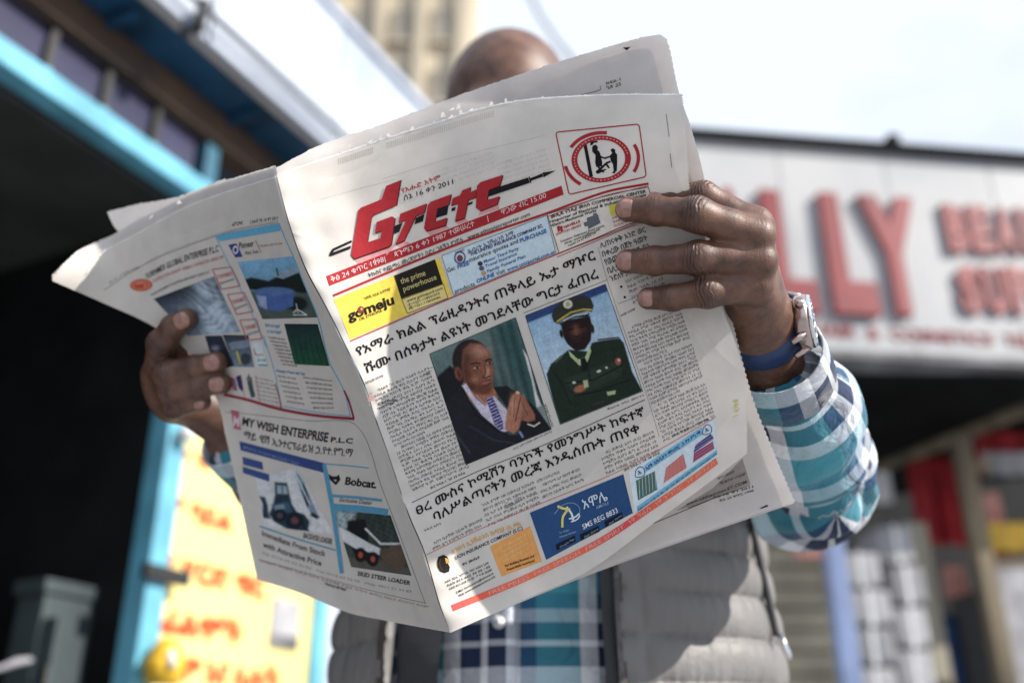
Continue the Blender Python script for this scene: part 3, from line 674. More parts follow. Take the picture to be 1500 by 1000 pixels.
sh = [cone((CX, 1.05, .90), (CX, 1.05, 1.36), .168, .182, .04, 1, fl2), cone((CX-.16, 1.06, 1.39), (CX+.16, 1.06, 1.39), .066, .066, .05), cone((CX, 1.05, 1.38), (CX-.01, 1.045, 1.455), .075, .068, .03),
      cone(SHR, ELR+np.array([.0, .02, 0]), .064, .055, .025), cone(ELR, W(1172, 600, .79), .050, .047, .012), cone(W(1172, 600, .79), WR1, .048, .039, .010),
      cone(SHL, ELL, .062, .056, .025), cone(ELL, W(408, 715, .945), .044, .035, .012), cone(W(408, 715, .945), W(352, 658, .905), .035, .030, .010)]
Vs, Fs = sdf_build(sh, .0045, .02); Vs = relax(Vs, Fs, 2)
bones = [((CX, 1.05, .90), (CX, 1.05, 1.40), .182), (SHR, ELR, .05), (ELR, WR1, .045), (SHL, ELL, .05), (ELL, W(352, 658, .905), .042)]
best = np.full(len(Vs), 9.); wv_ = np.zeros((len(Vs), 3)); acc = np.zeros(len(Vs))
for bi, (a, b, r) in enumerate(bones):
    a = np.array(a); b = np.array(b); t = (b-a)/np.linalg.norm(b-a); q = Vs-a; s_ = q@t; L = np.linalg.norm(b-a)
    sc = np.clip(s_, 0, L); d = np.linalg.norm(q-sc[:, None]*t, axis=1) - r*(1. if bi else .8)
    if bi == 0: u = Vs[:, 0]-CX + .523; v = Vs[:, 2]
    else:
        n1 = np.cross(t, [0.2, -1, .3]); n1 /= np.linalg.norm(n1); n2 = np.cross(t, n1)
        u = np.arctan2(q@n1, q@n2)*r*1.05 + .6; v = s_ + (.335 if bi in (2, 4) else 0) + 1
    m_ = d < best; best[m_] = d[m_]; wv_[m_, 0] = u[m_]; wv_[m_, 1] = v[m_]; acc[m_] = bi
N_ = normals(Vs, Fs)
for bi, (a, b, r) in enumerate(bones):
    if bi == 0: continue
    m_ = acc == bi; t = np.array(b)-np.array(a); t /= np.linalg.norm(t)
    s_ = (Vs[m_]-np.array(a))@t; nn = noise3(Vs[m_], 5+bi, 26); L = np.linalg.norm(np.array(b)-np.array(a))
    edge = s_/L if bi in (1, 3) else 1-s_/L                      # folds gather at the elbow
    Vs[m_] += N_[m_]*((.0055*np.sin(s_*150+nn*3.2)*np.clip(edge, .15, 1)**1.5 + .005*nn))[:, None]
m_ = acc == 0; Vs[m_] += N_[m_]*(.0045*noise3(Vs[m_]*np.array([1, 1, .5]), 3, 34))[:, None]
shirt = meshobj('shirt', Vs, Fs, M['plaid'], man, attrs={'weave': wv_})
# cuffs
def ring(C, ax_, ra, rb, h0, h1, e1=None, n=48, fl=1.0, thick=.0016):
    ax_ = np.array(ax_)/np.linalg.norm(ax_); e1 = np.array(e1, float); e1 = e1-ax_*(e1@ax_); e1 /= np.linalg.norm(e1); e2 = np.cross(ax_, e1)
    V = []; prof = [(h0, ra), (h0*.5+h1*.5, (ra+rb)/2+.0006), (h1, rb), (h1, rb-thick), (h0, ra-thick)]
    for hh, r in prof:
        for k in range(n):
            th = 2*math.pi*k/n; V.append(C + ax_*hh + e1*math.cos(th)*r + e2*math.sin(th)*r*fl)
    F = [[j*n+k, j*n+(k+1) % n, ((j+1) % 5)*n+(k+1) % n, ((j+1) % 5)*n+k] for j in range(5) for k in range(n)]
    return np.array(V), F, e1, e2
for C, d_, r in ((W(1135, 531, .739), ELR-W(1120, 478, .70), .0375), (W(350, 655, .902), ELL-W(312, 605, .870), .0285)):
    V, F, e1, e2 = ring(C, d_, r, r+.004, -.016, .022, (1, 0, 0.3))
    th = np.tile(np.arange(48)/48., 5)
    meshobj('cuff', V, F, M['plaid'], shirt, attrs={'weave': np.stack([th*.24+.3, np.repeat([.045, .055, .065, .065, .045], 48), th*0], 1)})
# placket, collar and buttons
def front_y(x, z, off=0.):                                         # shirt front
    t = np.clip((z-.90)/.46, 0, 1); r = .168+.014*t
    return 1.05 - np.sqrt(np.maximum(r*r-(x-CX)**2, 1e-4))/1.5 - off
xp = -.012; pl = []
nv = 60; xsv = np.linspace(-.016, .016, 9); V = []
for z in np.linspace(.90, 1.38, nv):
    for i, x in enumerate(xsv): V.append((xp+x, front_y(xp+x, z, .0065+(.0012 if i in (1, 7) else .002)-(0 if 0 < i < 8 else .006)) + .002*math.sin(z*60), z))
V = np.array(V); meshobj('placket', V, gridF(9, nv), M['plaid'], shirt, attrs={'weave': np.stack([V[:, 0]-CX+.523, V[:, 2], V[:, 0]*0], 1)})
M['button'] = mat('shirt_button', (.72, .72, .76), .25, .05, 50)
for z in np.arange(.952, 1.37, .083):
    y = front_y(xp, z, .0105)+.002*math.sin(z*60)
    V, F = tubeVF([(xp, y+.0012, z), (xp, y-.0012, z), (xp, y-.0016, z), (xp, y-.0008, z)], [.0058, .0058, .0048, .0030], 24); meshobj('button', V, F, M['button'], shirt)
V, F, _, _ = ring(np.array([CX-.01, 1.045, 1.45]), (0, .1, 1), .076, .066, -.01, .035, (1, 0, 0), fl=1.0, thick=.003)
meshobj('collar', V, F, M['plaid'], shirt, attrs={'weave': np.stack([V[:, 0]+.5, V[:, 2], V[:, 0]*0], 1)})
# vest
M['vest'] = mat('puffer_nylon', (.20, .19, .185), .5, .06, 8, .35, 160, spec=.35)
M['lining'] = mat('vest_lining', (.035, .035, .04), .7, .1, 30)
M['teeth'] = mat('dark_zip_metal', (.16, .15, .15), .35, .2, 200, metal=.8)
M['tape'] = mat('zip_tape', (.075, .06, .055), .7)
def vest_pt(th, z, off):
    a = .2215-.022*(z-1.0)/.2*.6; b = .146
    return np.stack([CX+(a+off)*np.sin(th), 1.045-(b+off)*np.cos(th), z+0*th], -1)
def vest_off(th, z):
    ph = (z-1.0225)/.0392 + .035*np.sin(th*4) ; s = np.abs(np.sin(np.pi*ph)); puff = .0072*np.sqrt(s)
    vs_ = [.33, 1.16, -1.16, 2.1, -2.1, 3.14]; dv = np.min([np.abs(th-v) for v in vs_], 0)*.2
    puff *= np.sqrt(np.clip(dv/.018, 0.02, 1))
    x = th*.2; n = np.sin(x*430+3*np.sin(z*40)+2*np.sin(x*57))*.5 + np.sin(x*800+z*30+2*np.sin(z*90))*.3 + np.sin(x*190+1)*.5
    return puff + .0011*n*(1-s*.72) + .0018*np.sin(x*31+z*23)*np.sin(z*47+x*11)
def vest_panel(t0, t1, z0, z1, parent, nm='panel', taper=0):
    nu, nv = int(abs(t1-t0)*.2/.0021)+2, int((z1-z0)/.0021)+2
    T, Z = np.meshgrid(np.linspace(0, 1, nu), np.linspace(z0, z1, nv)); k = (Z-z0)/(z1-z0)
    TH = t0+(t1-t0)*T*(1-taper*k)
    P = vest_pt(TH, Z, vest_off(TH, Z)); top = np.clip((Z-1.36)/.1, 0, 1)**2
    P[..., 1] += top*.07; P[..., 0] -= (P[..., 0]-CX)*top*.15
    V = P.reshape(-1, 3); Q = vest_pt(TH, Z, -.006); Q[..., 1] += top*.07; Q[..., 0] -= (Q[..., 0]-CX)*top*.15
    n = nu*nv; i = np.arange(n).reshape(nv, nu); rim = list(i[0]) + list(i[1:, -1]) + list(i[-1, ::-1][1:]) + list(i[1:-1, 0][::-1])
    F = gridF(nu, nv).tolist() + [[rim[a-1], rim[a], rim[a]+n, rim[a-1]+n] for a in range(len(rim))] + (gridF(nu, nv)[:, ::-1]+n).tolist()
    return meshobj(nm, np.vstack([V, Q.reshape(-1, 3)]), F, M['vest'], parent)
vest = vest_panel(.225, 3.14, .86, 1.235, man, 'vest')
vest_panel(-3.139, -.80, .86, 1.235, vest)
vest_panel(.225, .98, 1.236, 1.46, vest, taper=.35); vest_panel(-.80, -.98, 1.236, 1.46, vest); vest_panel(2.2, 3.14, 1.236, 1.46, vest); vest_panel(-2.2, -3.14, 1.236, 1.46, vest)
def strip(t0, t1, z0, z1, off, m, parent, nm, nu=8):
    T, Z = np.meshgrid(np.linspace(t0, t1, nu), np.linspace(z0, z1, 120)); P = vest_pt(T, Z, off+.002*np.sin(Z*70+T*9)+.0006*np.sin(Z*600))
    return meshobj(nm, P.reshape(-1, 3), gridF(nu, 120), m, parent)
strip(.155, .232, .86, 1.44, .0035, M['lining'], vest, 'zip_facing'); strip(.205, .236, .86, 1.44, .0060, M['tape'], vest, 'zip_tape')
strip(-.80, -.55, .86, 1.44, -.012, M['lining'], vest, 'lining'); strip(-.83, -.78, .86, 1.44, .006, M['tape'], vest, 'zip_tape')
tt = []
for th in (.212,):
    for z in np.arange(.86, 1.30, .0028):
        c = vest_pt(np.array(th), np.array(z), .0085); tt.append((boxV(c, (.0052, .0026, .0016), th), [list(f) for f in BOXF]))
V, F = merge(tt); tag(meshobj('zip_teeth', V, F, M['teeth'], vest, smooth=False), kind='stuff')
zs = np.linspace(1.16, 1.030, 24); ths = np.linspace(1.02, 1.155, 24)
tube('pocket_zip', [vest_pt(np.array(t), np.array(z), .0075) for t, z in zip(ths, zs)], .0035, M['lining'], vest, 8)
pz = vest_pt(np.array(1.155), np.array(1.030), .012); pull = tube('zip_pull', [pz, pz+[.001, -.002, -.006], pz+[.004, -.003, -.018], pz+[.005, -.003, -.022]], [.0035, .0022, .0032, .0018], M['chrome'], vest, 10)
# trousers and shoes
tr = [cone((CX, 1.06, .93), (CX, 1.06, .96), .158, .160, .03, 1, flat)]
for s in (-1, 1): tr += [cone((CX+s*.085, 1.06, .90), (CX+s*.10, 1.04, .50), .095, .070, .05), cone((CX+s*.10, 1.04, .50), (CX+s*.11, 1.08, .11), .069, .060, .03)]
V, F = sdf_build(tr, .012, .02); M['denim'] = mat('dark_trousers', (.03, .035, .05), .8, .2, 20, .3, 60); meshobj('trousers', V, F, M['denim'], man)
for s in (-1, 1):
    V, F = sdf_build([cone((CX+s*.11, 1.10, .05), (CX+s*.125, .93, .042), .045, .038, .03), cone((CX+s*.11, 1.09, .06), (CX+s*.11, 1.09, .12), .045, .047, .02)], .006, .015)
    V[:, 2] = np.maximum(V[:, 2], .004); meshobj('shoe', V, F, M['black'], man)
# wristwatch, worn just below the cuff
M['strap'] = mat('blue_strap', (.014, .04, .13), .5, .1, 200, .2, 300)
M['rose'] = mat('rose_steel', (.55, .45, .42), .25, .05, 50, metal=1)
M['dial'] = mat('blue_dial', (.16, .32, .60), .2, .05, 50, coat=.6)
Cw = W(1114, 482, .715); aw = W(1128, 530, .742)-W(1108, 462, .702); aw /= np.linalg.norm(aw)
watch = empty('wristwatch', 'steel wristwatch with wide blue strap on the wrist at right', 'wristwatch', tuple(Cw))
V, F, e1, e2 = ring(Cw, aw, .0258, .0268, -.014, .014, (.92, -.40, .02), fl=1.0, thick=.002)
meshobj('strap', V, F, M['strap'], watch)
cc = Cw + e1*.0272
def disc(nm, prof, m, n=40):
    V = []
    for hh, r in prof:
        for k in range(n):
            th = 2*math.pi*k/n; V.append(cc + e1*hh + (aw*math.cos(th) + e2*math.sin(th))*r)
    F = [[j*n+k, j*n+(k+1) % n, (j+1)*n+(k+1) % n, (j+1)*n+k] for j in range(len(prof)-1) for k in range(n)] + [[(len(prof)-1)*n+k for k in range(n)], list(range(n-1, -1, -1))]
    return meshobj(nm, V, F, m, watch)
disc('case', [(-.003, .0175), (0, .0195), (.005, .0200), (.0075, .0190)], M['rose'])
disc('bezel', [(.0076, .0192), (.0098, .0186), (.0102, .0168), (.0095, .0166)], M['chrome'])
disc('dial', [(.0090, .0165), (.0096, .0165)], M['dial'])
M['crystal'] = mat('crystal', (.30, .46, .70), .04, .02, 5, spec=1., coat=1)
for a in range(12):
    th = math.pi*a/6; p = cc + e1*.0100 + (aw*math.cos(th)+e2*math.sin(th))*.0135
    tube('hour_marker', [p, p-(aw*math.cos(th)+e2*math.sin(th))*.0028], .0005, M['chrome'], watch, 6)
for th, L in ((.9, .008), (2.6, .012)): tube('watch_hand', [cc+e1*.0101, cc+e1*.0101+(aw*math.cos(th)+e2*math.sin(th))*L], .0006, M['chrome'], watch, 6)
p = cc + e1*.003 - aw*.0195; tube('crown', [p, p-aw*.0045], .0032, M['rose'], watch, 14)
for s in (-1, 1):
    for s2 in (-1, 1):
        p = cc + e2*s*.0165 + aw*s2*.008; tube('lug', [p+e1*.003, p+e2*s*.006-e1*.006], [.003, .0022], M['rose'], watch, 8)
# ------------------------------------------------------------ newspaper
paper_m = mat('newsprint', (.71, .67, .625), .75, .03, 60, .12, 900, spec=.12, trans=.22)
paper_b = mat('newsprint_inner', (.73, .69, .67), .75, .03, 60, .10, 900, spec=.15, trans=.25)
news = empty('newspaper', 'open newspaper with Amharic headlines held up in front of the reader', 'newspaper', tuple(W(560, 560, .69)))
def poly_eval(pts, t):
    pts = np.asarray(pts, float); s = np.r_[0, np.cumsum(np.hypot(*np.diff(pts, axis=0).T))]; s /= s[-1]
    # catmull-rom through the points at chord parameter
    t = np.clip(np.asarray(t, float), 0, 1); m = np.zeros_like(pts)
    m[1:-1] = (pts[2:]-pts[:-2])/(s[2:]-s[:-2])[:, None]; m[0] = (pts[1]-pts[0])/(s[1]-s[0]); m[-1] = (pts[-1]-pts[-2])/(s[-1]-s[-2])
    i = np.clip(np.searchsorted(s, t, side='right')-1, 0, len(s)-2); h = (s[i+1]-s[i]); u = (t-s[i])/h
    u_, h_ = u[..., None], h[..., None]
    return (2*u_**3-3*u_**2+1)*pts[i] + (u_**3-2*u_**2+u_)*h_*m[i] + (-2*u_**3+3*u_**2)*pts[i+1] + (u_**3-u_**2)*h_*m[i+1]
def coons(top, bot, left, right, nu, nv):
    u = np.linspace(0, 1, nu); v = np.linspace(0, 1, nv); T, B, L, R = poly_eval(top, u), poly_eval(bot, u), poly_eval(left, v), poly_eval(right, v)
    U, Vv = np.meshgrid(u, v); U = U[..., None]; Vv = Vv[..., None]
    return (1-Vv)*T[None] + Vv*B[None] + (1-U)*L[:, None] + U*R[:, None] - ((1-U)*(1-Vv)*T[0]+U*(1-Vv)*T[-1]+(1-U)*Vv*B[0]+U*Vv*B[-1])
def page(name, top, bot, left, right, nu, nv, zfn, m, jt=0., jr=0., jl=0., jb=0., seed=0, off=None):
    r = np.random.default_rng(seed); G = coons(top, bot, left, right, nu, nv)
    def torn(n, a):
        x = np.arange(n); return a*(.5*np.sin(x*.9)+.5*np.sin(x*.37+2)+r.normal(0, .55, n)+1.6*np.maximum(0, np.sin(x*.083+seed)-.8))
    if jt: G[0, :, 1] -= np.abs(torn(nu, jt)); G[0, 1:-1, 0] += r.normal(0, jt*.3, nu-2)
    if jb: G[-1, :, 1] += torn(nu, jb)*.5
    if jr: G[1:-1, -1, 0] += (np.arange(nv-2) % 3 == 0)*jr*2 - jr*.5 + r.normal(0, jr*.2, nv-2)
    if jl: G[1:-1, 0, 0] -= np.abs(torn(nv-2, jl))
    px, py = G[..., 0], G[..., 1]; z = zfn(px, py)
    return meshobj(name, W(px, py, z).reshape(-1, 3), gridF(nu, nv), m, news)
spine = [(405, 256), (425, 330), (448, 392), (480, 452), (506, 504), (534, 562), (548, 605), (566, 655), (599, 752), (622, 807), (644, 882), (660, 926)]
F_top = [(405, 256), (430, 248), (500, 225), (568, 202), (640, 180), (700, 161), (760, 148), (830, 142), (910, 139), (999, 139)]
F_right = [(999, 139), (1005, 200), (1012, 290), (1036, 380), (1056, 444), (1085, 527), (1093, 590), (1094, 664)]
F_bot = [(660, 926), (780, 873), (861, 836), (960, 764), (1035, 709), (1094, 664)]
front = page('front_page', F_top, F_bot, spine, F_right, 240, 420, ZF, paper_m, jt=1.1, jr=1.1, seed=1)
def ssm(x): x = np.clip(x, 0, 1); return x*x*(3-2*x)
def ZI(k):
    def f(px, py):
        d = np.maximum(px-xs(py), 0); up = ssm((300-py+.35*(px-700)*0)/220)
        return ZF(px, np.maximum(py, 150)) + .0012 + .0011*k + (.024+.0010*k)*ssm(d/480) + .012*ssm((d-200)/300)*ssm((py-560)/200)*0 - .0*up
    return f
I_top = [(404, 247), (470, 213), (560, 183), (655, 147), (714, 126), (826, 89), (938, 56), (967, 51)]
I_right = [(967, 51), (978, 58), (994, 137), (1012, 190), (1030, 258), (1044, 340), (1068, 450), (1101, 580), (1130, 655), (1164, 736)]
I_bot = [(661, 925), (760, 882), (870, 838), (1010, 788), (1164, 736)]
for k in range(5):
    dx = (0, 1.5, 3.5, 1, 2)[k]; dy = (11, 5, 8, 3, 0)[k]; dy2 = (-2, -1, -3.5, 0, 1)[k]
    t_ = [(x-dx*.4, y+dy*min(1, (x-404)/60)) for x, y in I_top]; rr_ = [(x-dx*(0 if 1 < i < 9 else .8), y+(dy if i < 2 else (dy2 if i == 9 else 0))) for i, (x, y) in enumerate(I_right)]
    rr_[0] = t_[-1]; b_ = [(x-(dx*.8 if i == 4 else 0), y+dy2*min(1, i)) for i, (x, y) in enumerate(I_bot)]; b_[-1] = rr_[-1]
    sp_ = [(x+.5, y-2) for x, y in spine]; sp_[0] = t_[0]; sp_[-1] = b_[0]
    page('inner_page', t_, b_, sp_, rr_, 150, 240, ZI(k), paper_b, jt=.8, jr=.9, seed=20+k)
# left side of the sheet
spine_r = [(x-.6, y+3) for x, y in spine]; spine_r[-1] = (660, 926)
L_top = [(78, 407), (112, 392), (150, 369), (200, 343), (240, 320), (278, 301), (330, 282), (404, 260)]
L_left = [(76, 411), (150, 443), (225, 478), (280, 520), (318, 585), (331, 640), (345, 700), (360, 770), (377, 848)]
L_bot = [(377, 848), (440, 868), (511, 897), (558, 907), (610, 917), (660, 926)]
L_top[0] = L_left[0]; L_top[-1] = spine_r[0]
backp = page('back_page', L_top, L_bot, L_left, spine_r, 200, 300, ZL, paper_m, jt=.7, jl=.4, seed=3)
O_top = [(76, 404), (113, 369), (158, 348), (211, 317), (284, 281), (340, 262), (404, 243)]
for k in range(5):
    fr = (.25, .45, .68, .85, 1.)[k]
    a = poly_eval(L_top, np.linspace(0, 1, 8)); b = poly_eval(O_top, np.linspace(0, 1, 8)); t_ = (a*(1-fr)+b*fr); 
    l_ = [(x+1.5+k, y-1.5*k*(1-i/8)) for i, (x, y) in enumerate(L_left)]; l_[0] = tuple(t_[0]); sp_ = [(x, y) for x, y in spine_r]; sp_[0] = tuple(t_[-1])
    b_ = [(x+(2+k)*(1-i/5), y-(2+k*.8)*(1-i/5)-.6*k) for i, (x, y) in enumerate(L_bot)]; l_[-1] = b_[0]; sp_[-1] = b_[-1]
    page('inner_page', t_, b_, l_, sp_, 110, 110, lambda px, py, k=k: ZL(px, py)+.0012+.0022*(k+1)*np.clip((xs(py)-px)/60, 0, 1), paper_b, jt=.9, seed=40+k)
page('inner_page', [(157, 311), (200, 300), (260, 289), (330, 262)], [(178, 345), (230, 330), (290, 310), (345, 290)], [(157, 311), (166, 330), (178, 345)], [(330, 262), (338, 276), (345, 290)], 60, 12, lambda px, py: ZL(px, py)+.022, paper_b, jt=1.2, seed=50)
# little torn fibres along the top edge
tf = []
r_ = np.random.default_rng(5)
for (x, y) in [(499, 222), (512, 214), (570, 198), (604, 190), (636, 178), (660, 172), (662, 160), (676, 166), (672, 158), (650, 170), (690, 161), (128, 371), (263, 297), (243, 321), (220, 318), (720, 153), (742, 150), (540, 208), (556, 204)]:
    zz = (ZF if x > 410 else ZL)(x, y) - .0006; w_ = r_.uniform(3, 8); h_ = r_.uniform(2.5, 7); k = r_.uniform(-3, 5)
    P = W(np.array([x-w_*.6, x+w_*.5, x+k+2, x+k-1]), np.array([y+2.5, y+.5, y-h_, y-h_*.6]), zz+np.array([0, 0, .002, .0015])); tf.append((P, [[0, 1, 2, 3]]))
V, F = merge(tf); tag(meshobj('torn_fibre', V, F, paper_b, news), kind='stuff')

# ---------------------------------------------------------------- print
INK = {}
def ink(c):
    if c not in INK:
        a = lin(c); a = np.minimum((a*.88+.12*a.mean())*1.05+.001, .85); INK[c] = mat('ink_%d_%d_%d' % c, tuple(a), .65, .045, 300, spec=.08)
    return INK[c]
BLK, RED, WHT = (24, 22, 25), (164, 26, 36), (222, 214, 210)
LIFT = .00016
def strip_pt(base, upL, upR):
    upL = np.array(upL, float); upR = np.array(upR, float)
    return lambda a, b: (poly_eval(base, a) if len(base) > 2 else np.array(base[0]) + (np.array(base[1])-np.array(base[0]))*np.asarray(a)[..., None]) + (upL*(1-np.asarray(a)[..., None]) + upR*np.asarray(a)[..., None])*np.asarray(b)[..., None]
def put(name, P, F, col, lay, side, cols=None):
    z = (ZF if side == 'F' else ZL)(P[:, 0], P[:, 1]) - LIFT*lay
    par = front if side == 'F' else backp
    if side == 'I': z = ZI(0)(P[:, 0], P[:, 1]) - LIFT*lay
    return meshobj(name, W(P[:, 0], P[:, 1], z), F, col if isinstance(col, bpy.types.Material) else ink(col), par, smooth=False, cols=cols)
def text(s, base, up, col=BLK, off=0., lay=2, side='F', name='lettering', up2=None, res=2, hnorm=None, shear=0, space=1.):
    eth = any('\u1200' <= c <= '\u139f' for c in s); V, F = textVF(s, 0 if eth else off, res, shear, space)
    if len(V) == 0: return
    if eth and off > .003:                      # heavier strokes: the same glyphs printed again a hair to each side
        n0 = len(V); D = [(0, 0), (off, 0), (-off, 0), (0, off), (0, -off)][:5 if off > .01 else 3]; F = [[i+n0*k for i in f] for k in range(len(D)) for f in F]; V = np.vstack([V+np.array(d) for d in D]); lay = lay + .15*np.repeat(np.arange(len(D)), n0)
    V = V - [V[:, 0].min(), 0]; a = V[:, 0]/V[:, 0].max(); b = V[:, 1]/(hnorm or V[:, 1].max())
    f = strip_pt(base, up, up2 or up); return put(name, f(a, b), F, col, lay, side)
def refine(P, F, L):
    bm = bmesh.new(); vs_ = [bm.verts.new((x, y, 0)) for x, y in P]
    for f in F: bm.faces.new([vs_[i] for i in f])
    bm.normal_update()
    bmesh.ops.triangulate(bm, faces=bm.faces[:])
    for _ in range(6):
        e = [x for x in bm.edges if x.calc_length() > L]
        if not e: break
        bmesh.ops.subdivide_edges(bm, edges=e, cuts=1); bmesh.ops.triangulate(bm, faces=[f for f in bm.faces if len(f.verts) > 3])
    bm.verts.ensure_lookup_table(); bm.verts.index_update()
    P2 = np.array([v.co[:2] for v in bm.verts]); F2 = [[v.index for v in f.verts] for f in bm.faces]; bm.free(); return P2, F2
def poly(name, pts, col, lay=1, side='F', L=9): P, F = refine(pts, [list(range(len(pts)))], L); return put(name, P, F, col, lay, side)
def quadp(name, q, col, lay=1, side='F', nu=14, nv=10):
    q = np.array(q, float); U, V = np.meshgrid(np.linspace(0, 1, nu), np.linspace(0, 1, nv)); U = U[..., None]; V = V[..., None]
    P = (q[0]*(1-U)+q[1]*U)*(1-V) + (q[3]*(1-U)+q[2]*U)*V; return put(name, P.reshape(-1, 2), gridF(nu, nv), col, lay, side)
def strokep(name, pts, w_, col, lay=2, side='F', n=None, closed=False):
    pts = [tuple(p) for p in pts]
    if closed: pts = pts+[pts[0]]
    n = n or max(2, int(sum(math.dist(a, b) for a, b in zip(pts, pts[1:]))/5)+1)
    c = poly_eval(pts, np.linspace(0, 1, n)) if len(pts) > 2 and not closed else None
    if c is None:
        s = np.r_[0, np.cumsum([math.dist(a, b) for a, b in zip(pts, pts[1:])])]; t = np.unique(np.r_[np.linspace(0, s[-1], n), s]); p = np.array(pts)
        c = np.stack([np.interp(t, s, p[:, 0]), np.interp(t, s, p[:, 1])], 1)
    d = np.gradient(c, axis=0); d /= np.linalg.norm(d, axis=1)[:, None]+1e-9; nn = np.stack([-d[:, 1], d[:, 0]], 1)*w_/2
    n = len(c); P = np.vstack([c-nn, c+nn]); F = [[i, i+1, n+i+1, n+i] for i in range(n-1)]; return put(name, P, F, col, lay, side)
def arc(cx, cy, rx, ry, a0, a1, rot=0, n=40):
    t = np.radians(np.linspace(a0, a1, n)); c, s = math.cos(rot), math.sin(rot); x, y = rx*np.cos(t), ry*np.sin(t)
    return np.stack([cx+x*c-y*s, cy+x*s+y*c], 1)
def annulus(name, outer, inner, col, lay=2, side='F'):
    n = len(outer); return put(name, np.vstack([outer, inner]), [[i, i+1, n+i+1, n+i] for i in range(n-1)], col, lay, side)
Z1 = lambda L: [(400+x/4.1656, 180+y/4.1656) for x, y in L]
Z2 = lambda L: [(680+x/3.847, 160+y/3.847) for x, y in L]
Z3 = lambda L: [(400+x/4.1656, 380+y/4.1656) for x, y in L]
Z4 = lambda L: [(620+x/3.847, 400+y/3.847) for x, y in L]
Z5 = lambda L: [(560+x/3.3344, 620+y/3.3344) for x, y in L]
Z6 = lambda L: [(780+x/3.3325, 580+y/3.3325) for x, y in L]
Z7 = lambda L: [(60+x/3.572, 240+y/3.572) for x, y in L]
Z8 = lambda L: [(300+x/3.847, 380+y/3.847) for x, y in L]
Z9 = lambda L: [(320+x/2.7777, 580+y/2.7777) for x, y in L]
# masthead
ml = [[(690,385),(778,350),(752,503),(612,562),(600,580),(577,728),(655,703),(664,658),(622,672),(632,605),(725,570),(742,582),(722,735),(710,752),(495,828),(476,805),(520,535),(535,518),(662,466)],
      [(775,555),(935,492),(922,548),(870,570),(800,718),(745,740),(812,592),(765,610)],
      [(960,482),(1087,436),(1072,500),(1003,523),(988,603),(1062,578),(1052,625),(935,660),(921,642),(944,502)],
      [(1155,412),(1205,392),(1200,425),(1242,405),(1235,455),(1190,472),(1168,580),(1110,600),(1130,492),(1085,505),(1095,460),(1140,442)]]
for p in ml:
    q = Z1(p); c = np.mean(q, 0); poly('masthead_letter', q, RED, 4); poly('masthead_shadow', [(c[0]+(x-c[0])*1.02+1.0, c[1]+(y-c[1])*1.02+.8) for x, y in q], (74, 20, 26), 3)
poly('masthead_letter', Z2([(90,412),(218,370),(200,430),(138,455),(128,512),(200,490),(185,535),(90,573),(65,555),(72,432)]), RED, 4)
poly('masthead_shadow', [(x+1.2, y+1) for x, y in Z2([(90,412),(218,370),(200,430),(138,455),(128,512),(200,490),(185,535),(90,573),(65,555),(72,432)])], (74, 20, 26), 3)
for p in ([(495,830),(735,742),(742,755),(640,870),(520,862)], [(745,742),(800,720),(840,735),(780,755)], [(935,662),(1052,626),(1075,640),(960,690)], [(1110,602),(1168,582),(1190,600),(1130,618)]): poly('masthead_reflection', Z1(p), (208, 140, 142), 1)
poly('masthead_reflection', Z2([(90,575),(188,537),(200,560),(80,600)]), (208, 140, 142), 1)
for p in ([(345,797),(362,768),(478,715),(482,728),(374,778),(366,790),(476,748),(472,768),(356,812),(342,812)], [(740,630),(790,608),(770,665),(738,678)], [(872,580),(925,555),(915,600),(862,620)], [(1000,525),(1072,500),(1062,560),(995,580)], [(1090,520),(1115,512),(1110,535),(1088,540)], [(1190,490),(1220,478),(1215,495),(1185,505)]): poly('masthead_pen', Z1(p), (30, 28, 32), 3)
for p in ([(140,455),(360,385),(370,415),(132,495)], [(370,390),(440,362),(445,380),(372,405)], [(440,358),(515,346),(448,384)], [(362,382),(369,380),(380,412),(372,415)]): poly('masthead_pen', Z2(p), (30, 28, 32), 3)
text('የእሑድ እትም', Z1([(785,430),(1022,345)]), (-1, -7.5), RED, .012, name='tagline')
text('ሰኔ 16 ቀን 2011', Z1([(800,475),(1100,372)]), (-1, -8), BLK, .008, name='date_line')
quadp('red_bar', [(477.3, 404.5), (822.5, 272), (825.8, 285), (482, 419)], RED, 1, nu=40, nv=4)
text('ቅፅ 24 ቁጥር 1998|    ጳጉሜን 6 ቀን 1987 ተመሠረተ      |      ዋጋው ብር 15.00', [(485.5, 413.5), (800.5, 289)], (-1.8, -8.6), (226, 190, 188), .004, 3, name='bar_lettering', res=3)
text('ትኩስና ተጨማሪ መረጃዎችን በድረ ገጻችን ያገኛሉ   www.ethiopianreporter.com', [(540, 407), (660, 360.5), (776.5, 316)], (-1.5, -7), BLK, .008)
RL = [(488, 433), (590, 390), (680, 354), (801, 312.5), (888, 281), (950, 269)]
strokep('red_rule', RL, 3.4, RED, 2, n=60); strokep('red_rule', [(x, y+5.2) for x, y in RL[3:]], 1.0, RED, 2, n=30)
RL2 = [(513, 499.5), (600, 462), (665, 434.5), (740, 403), (815, 372.5), (870, 350), (915, 331), (960, 316)]
strokep('red_rule', RL2, 1.7, RED, 2, n=60); strokep('red_rule', [(x+1, y+4) for x, y in RL2[4:]], .9, RED, 2, n=20)
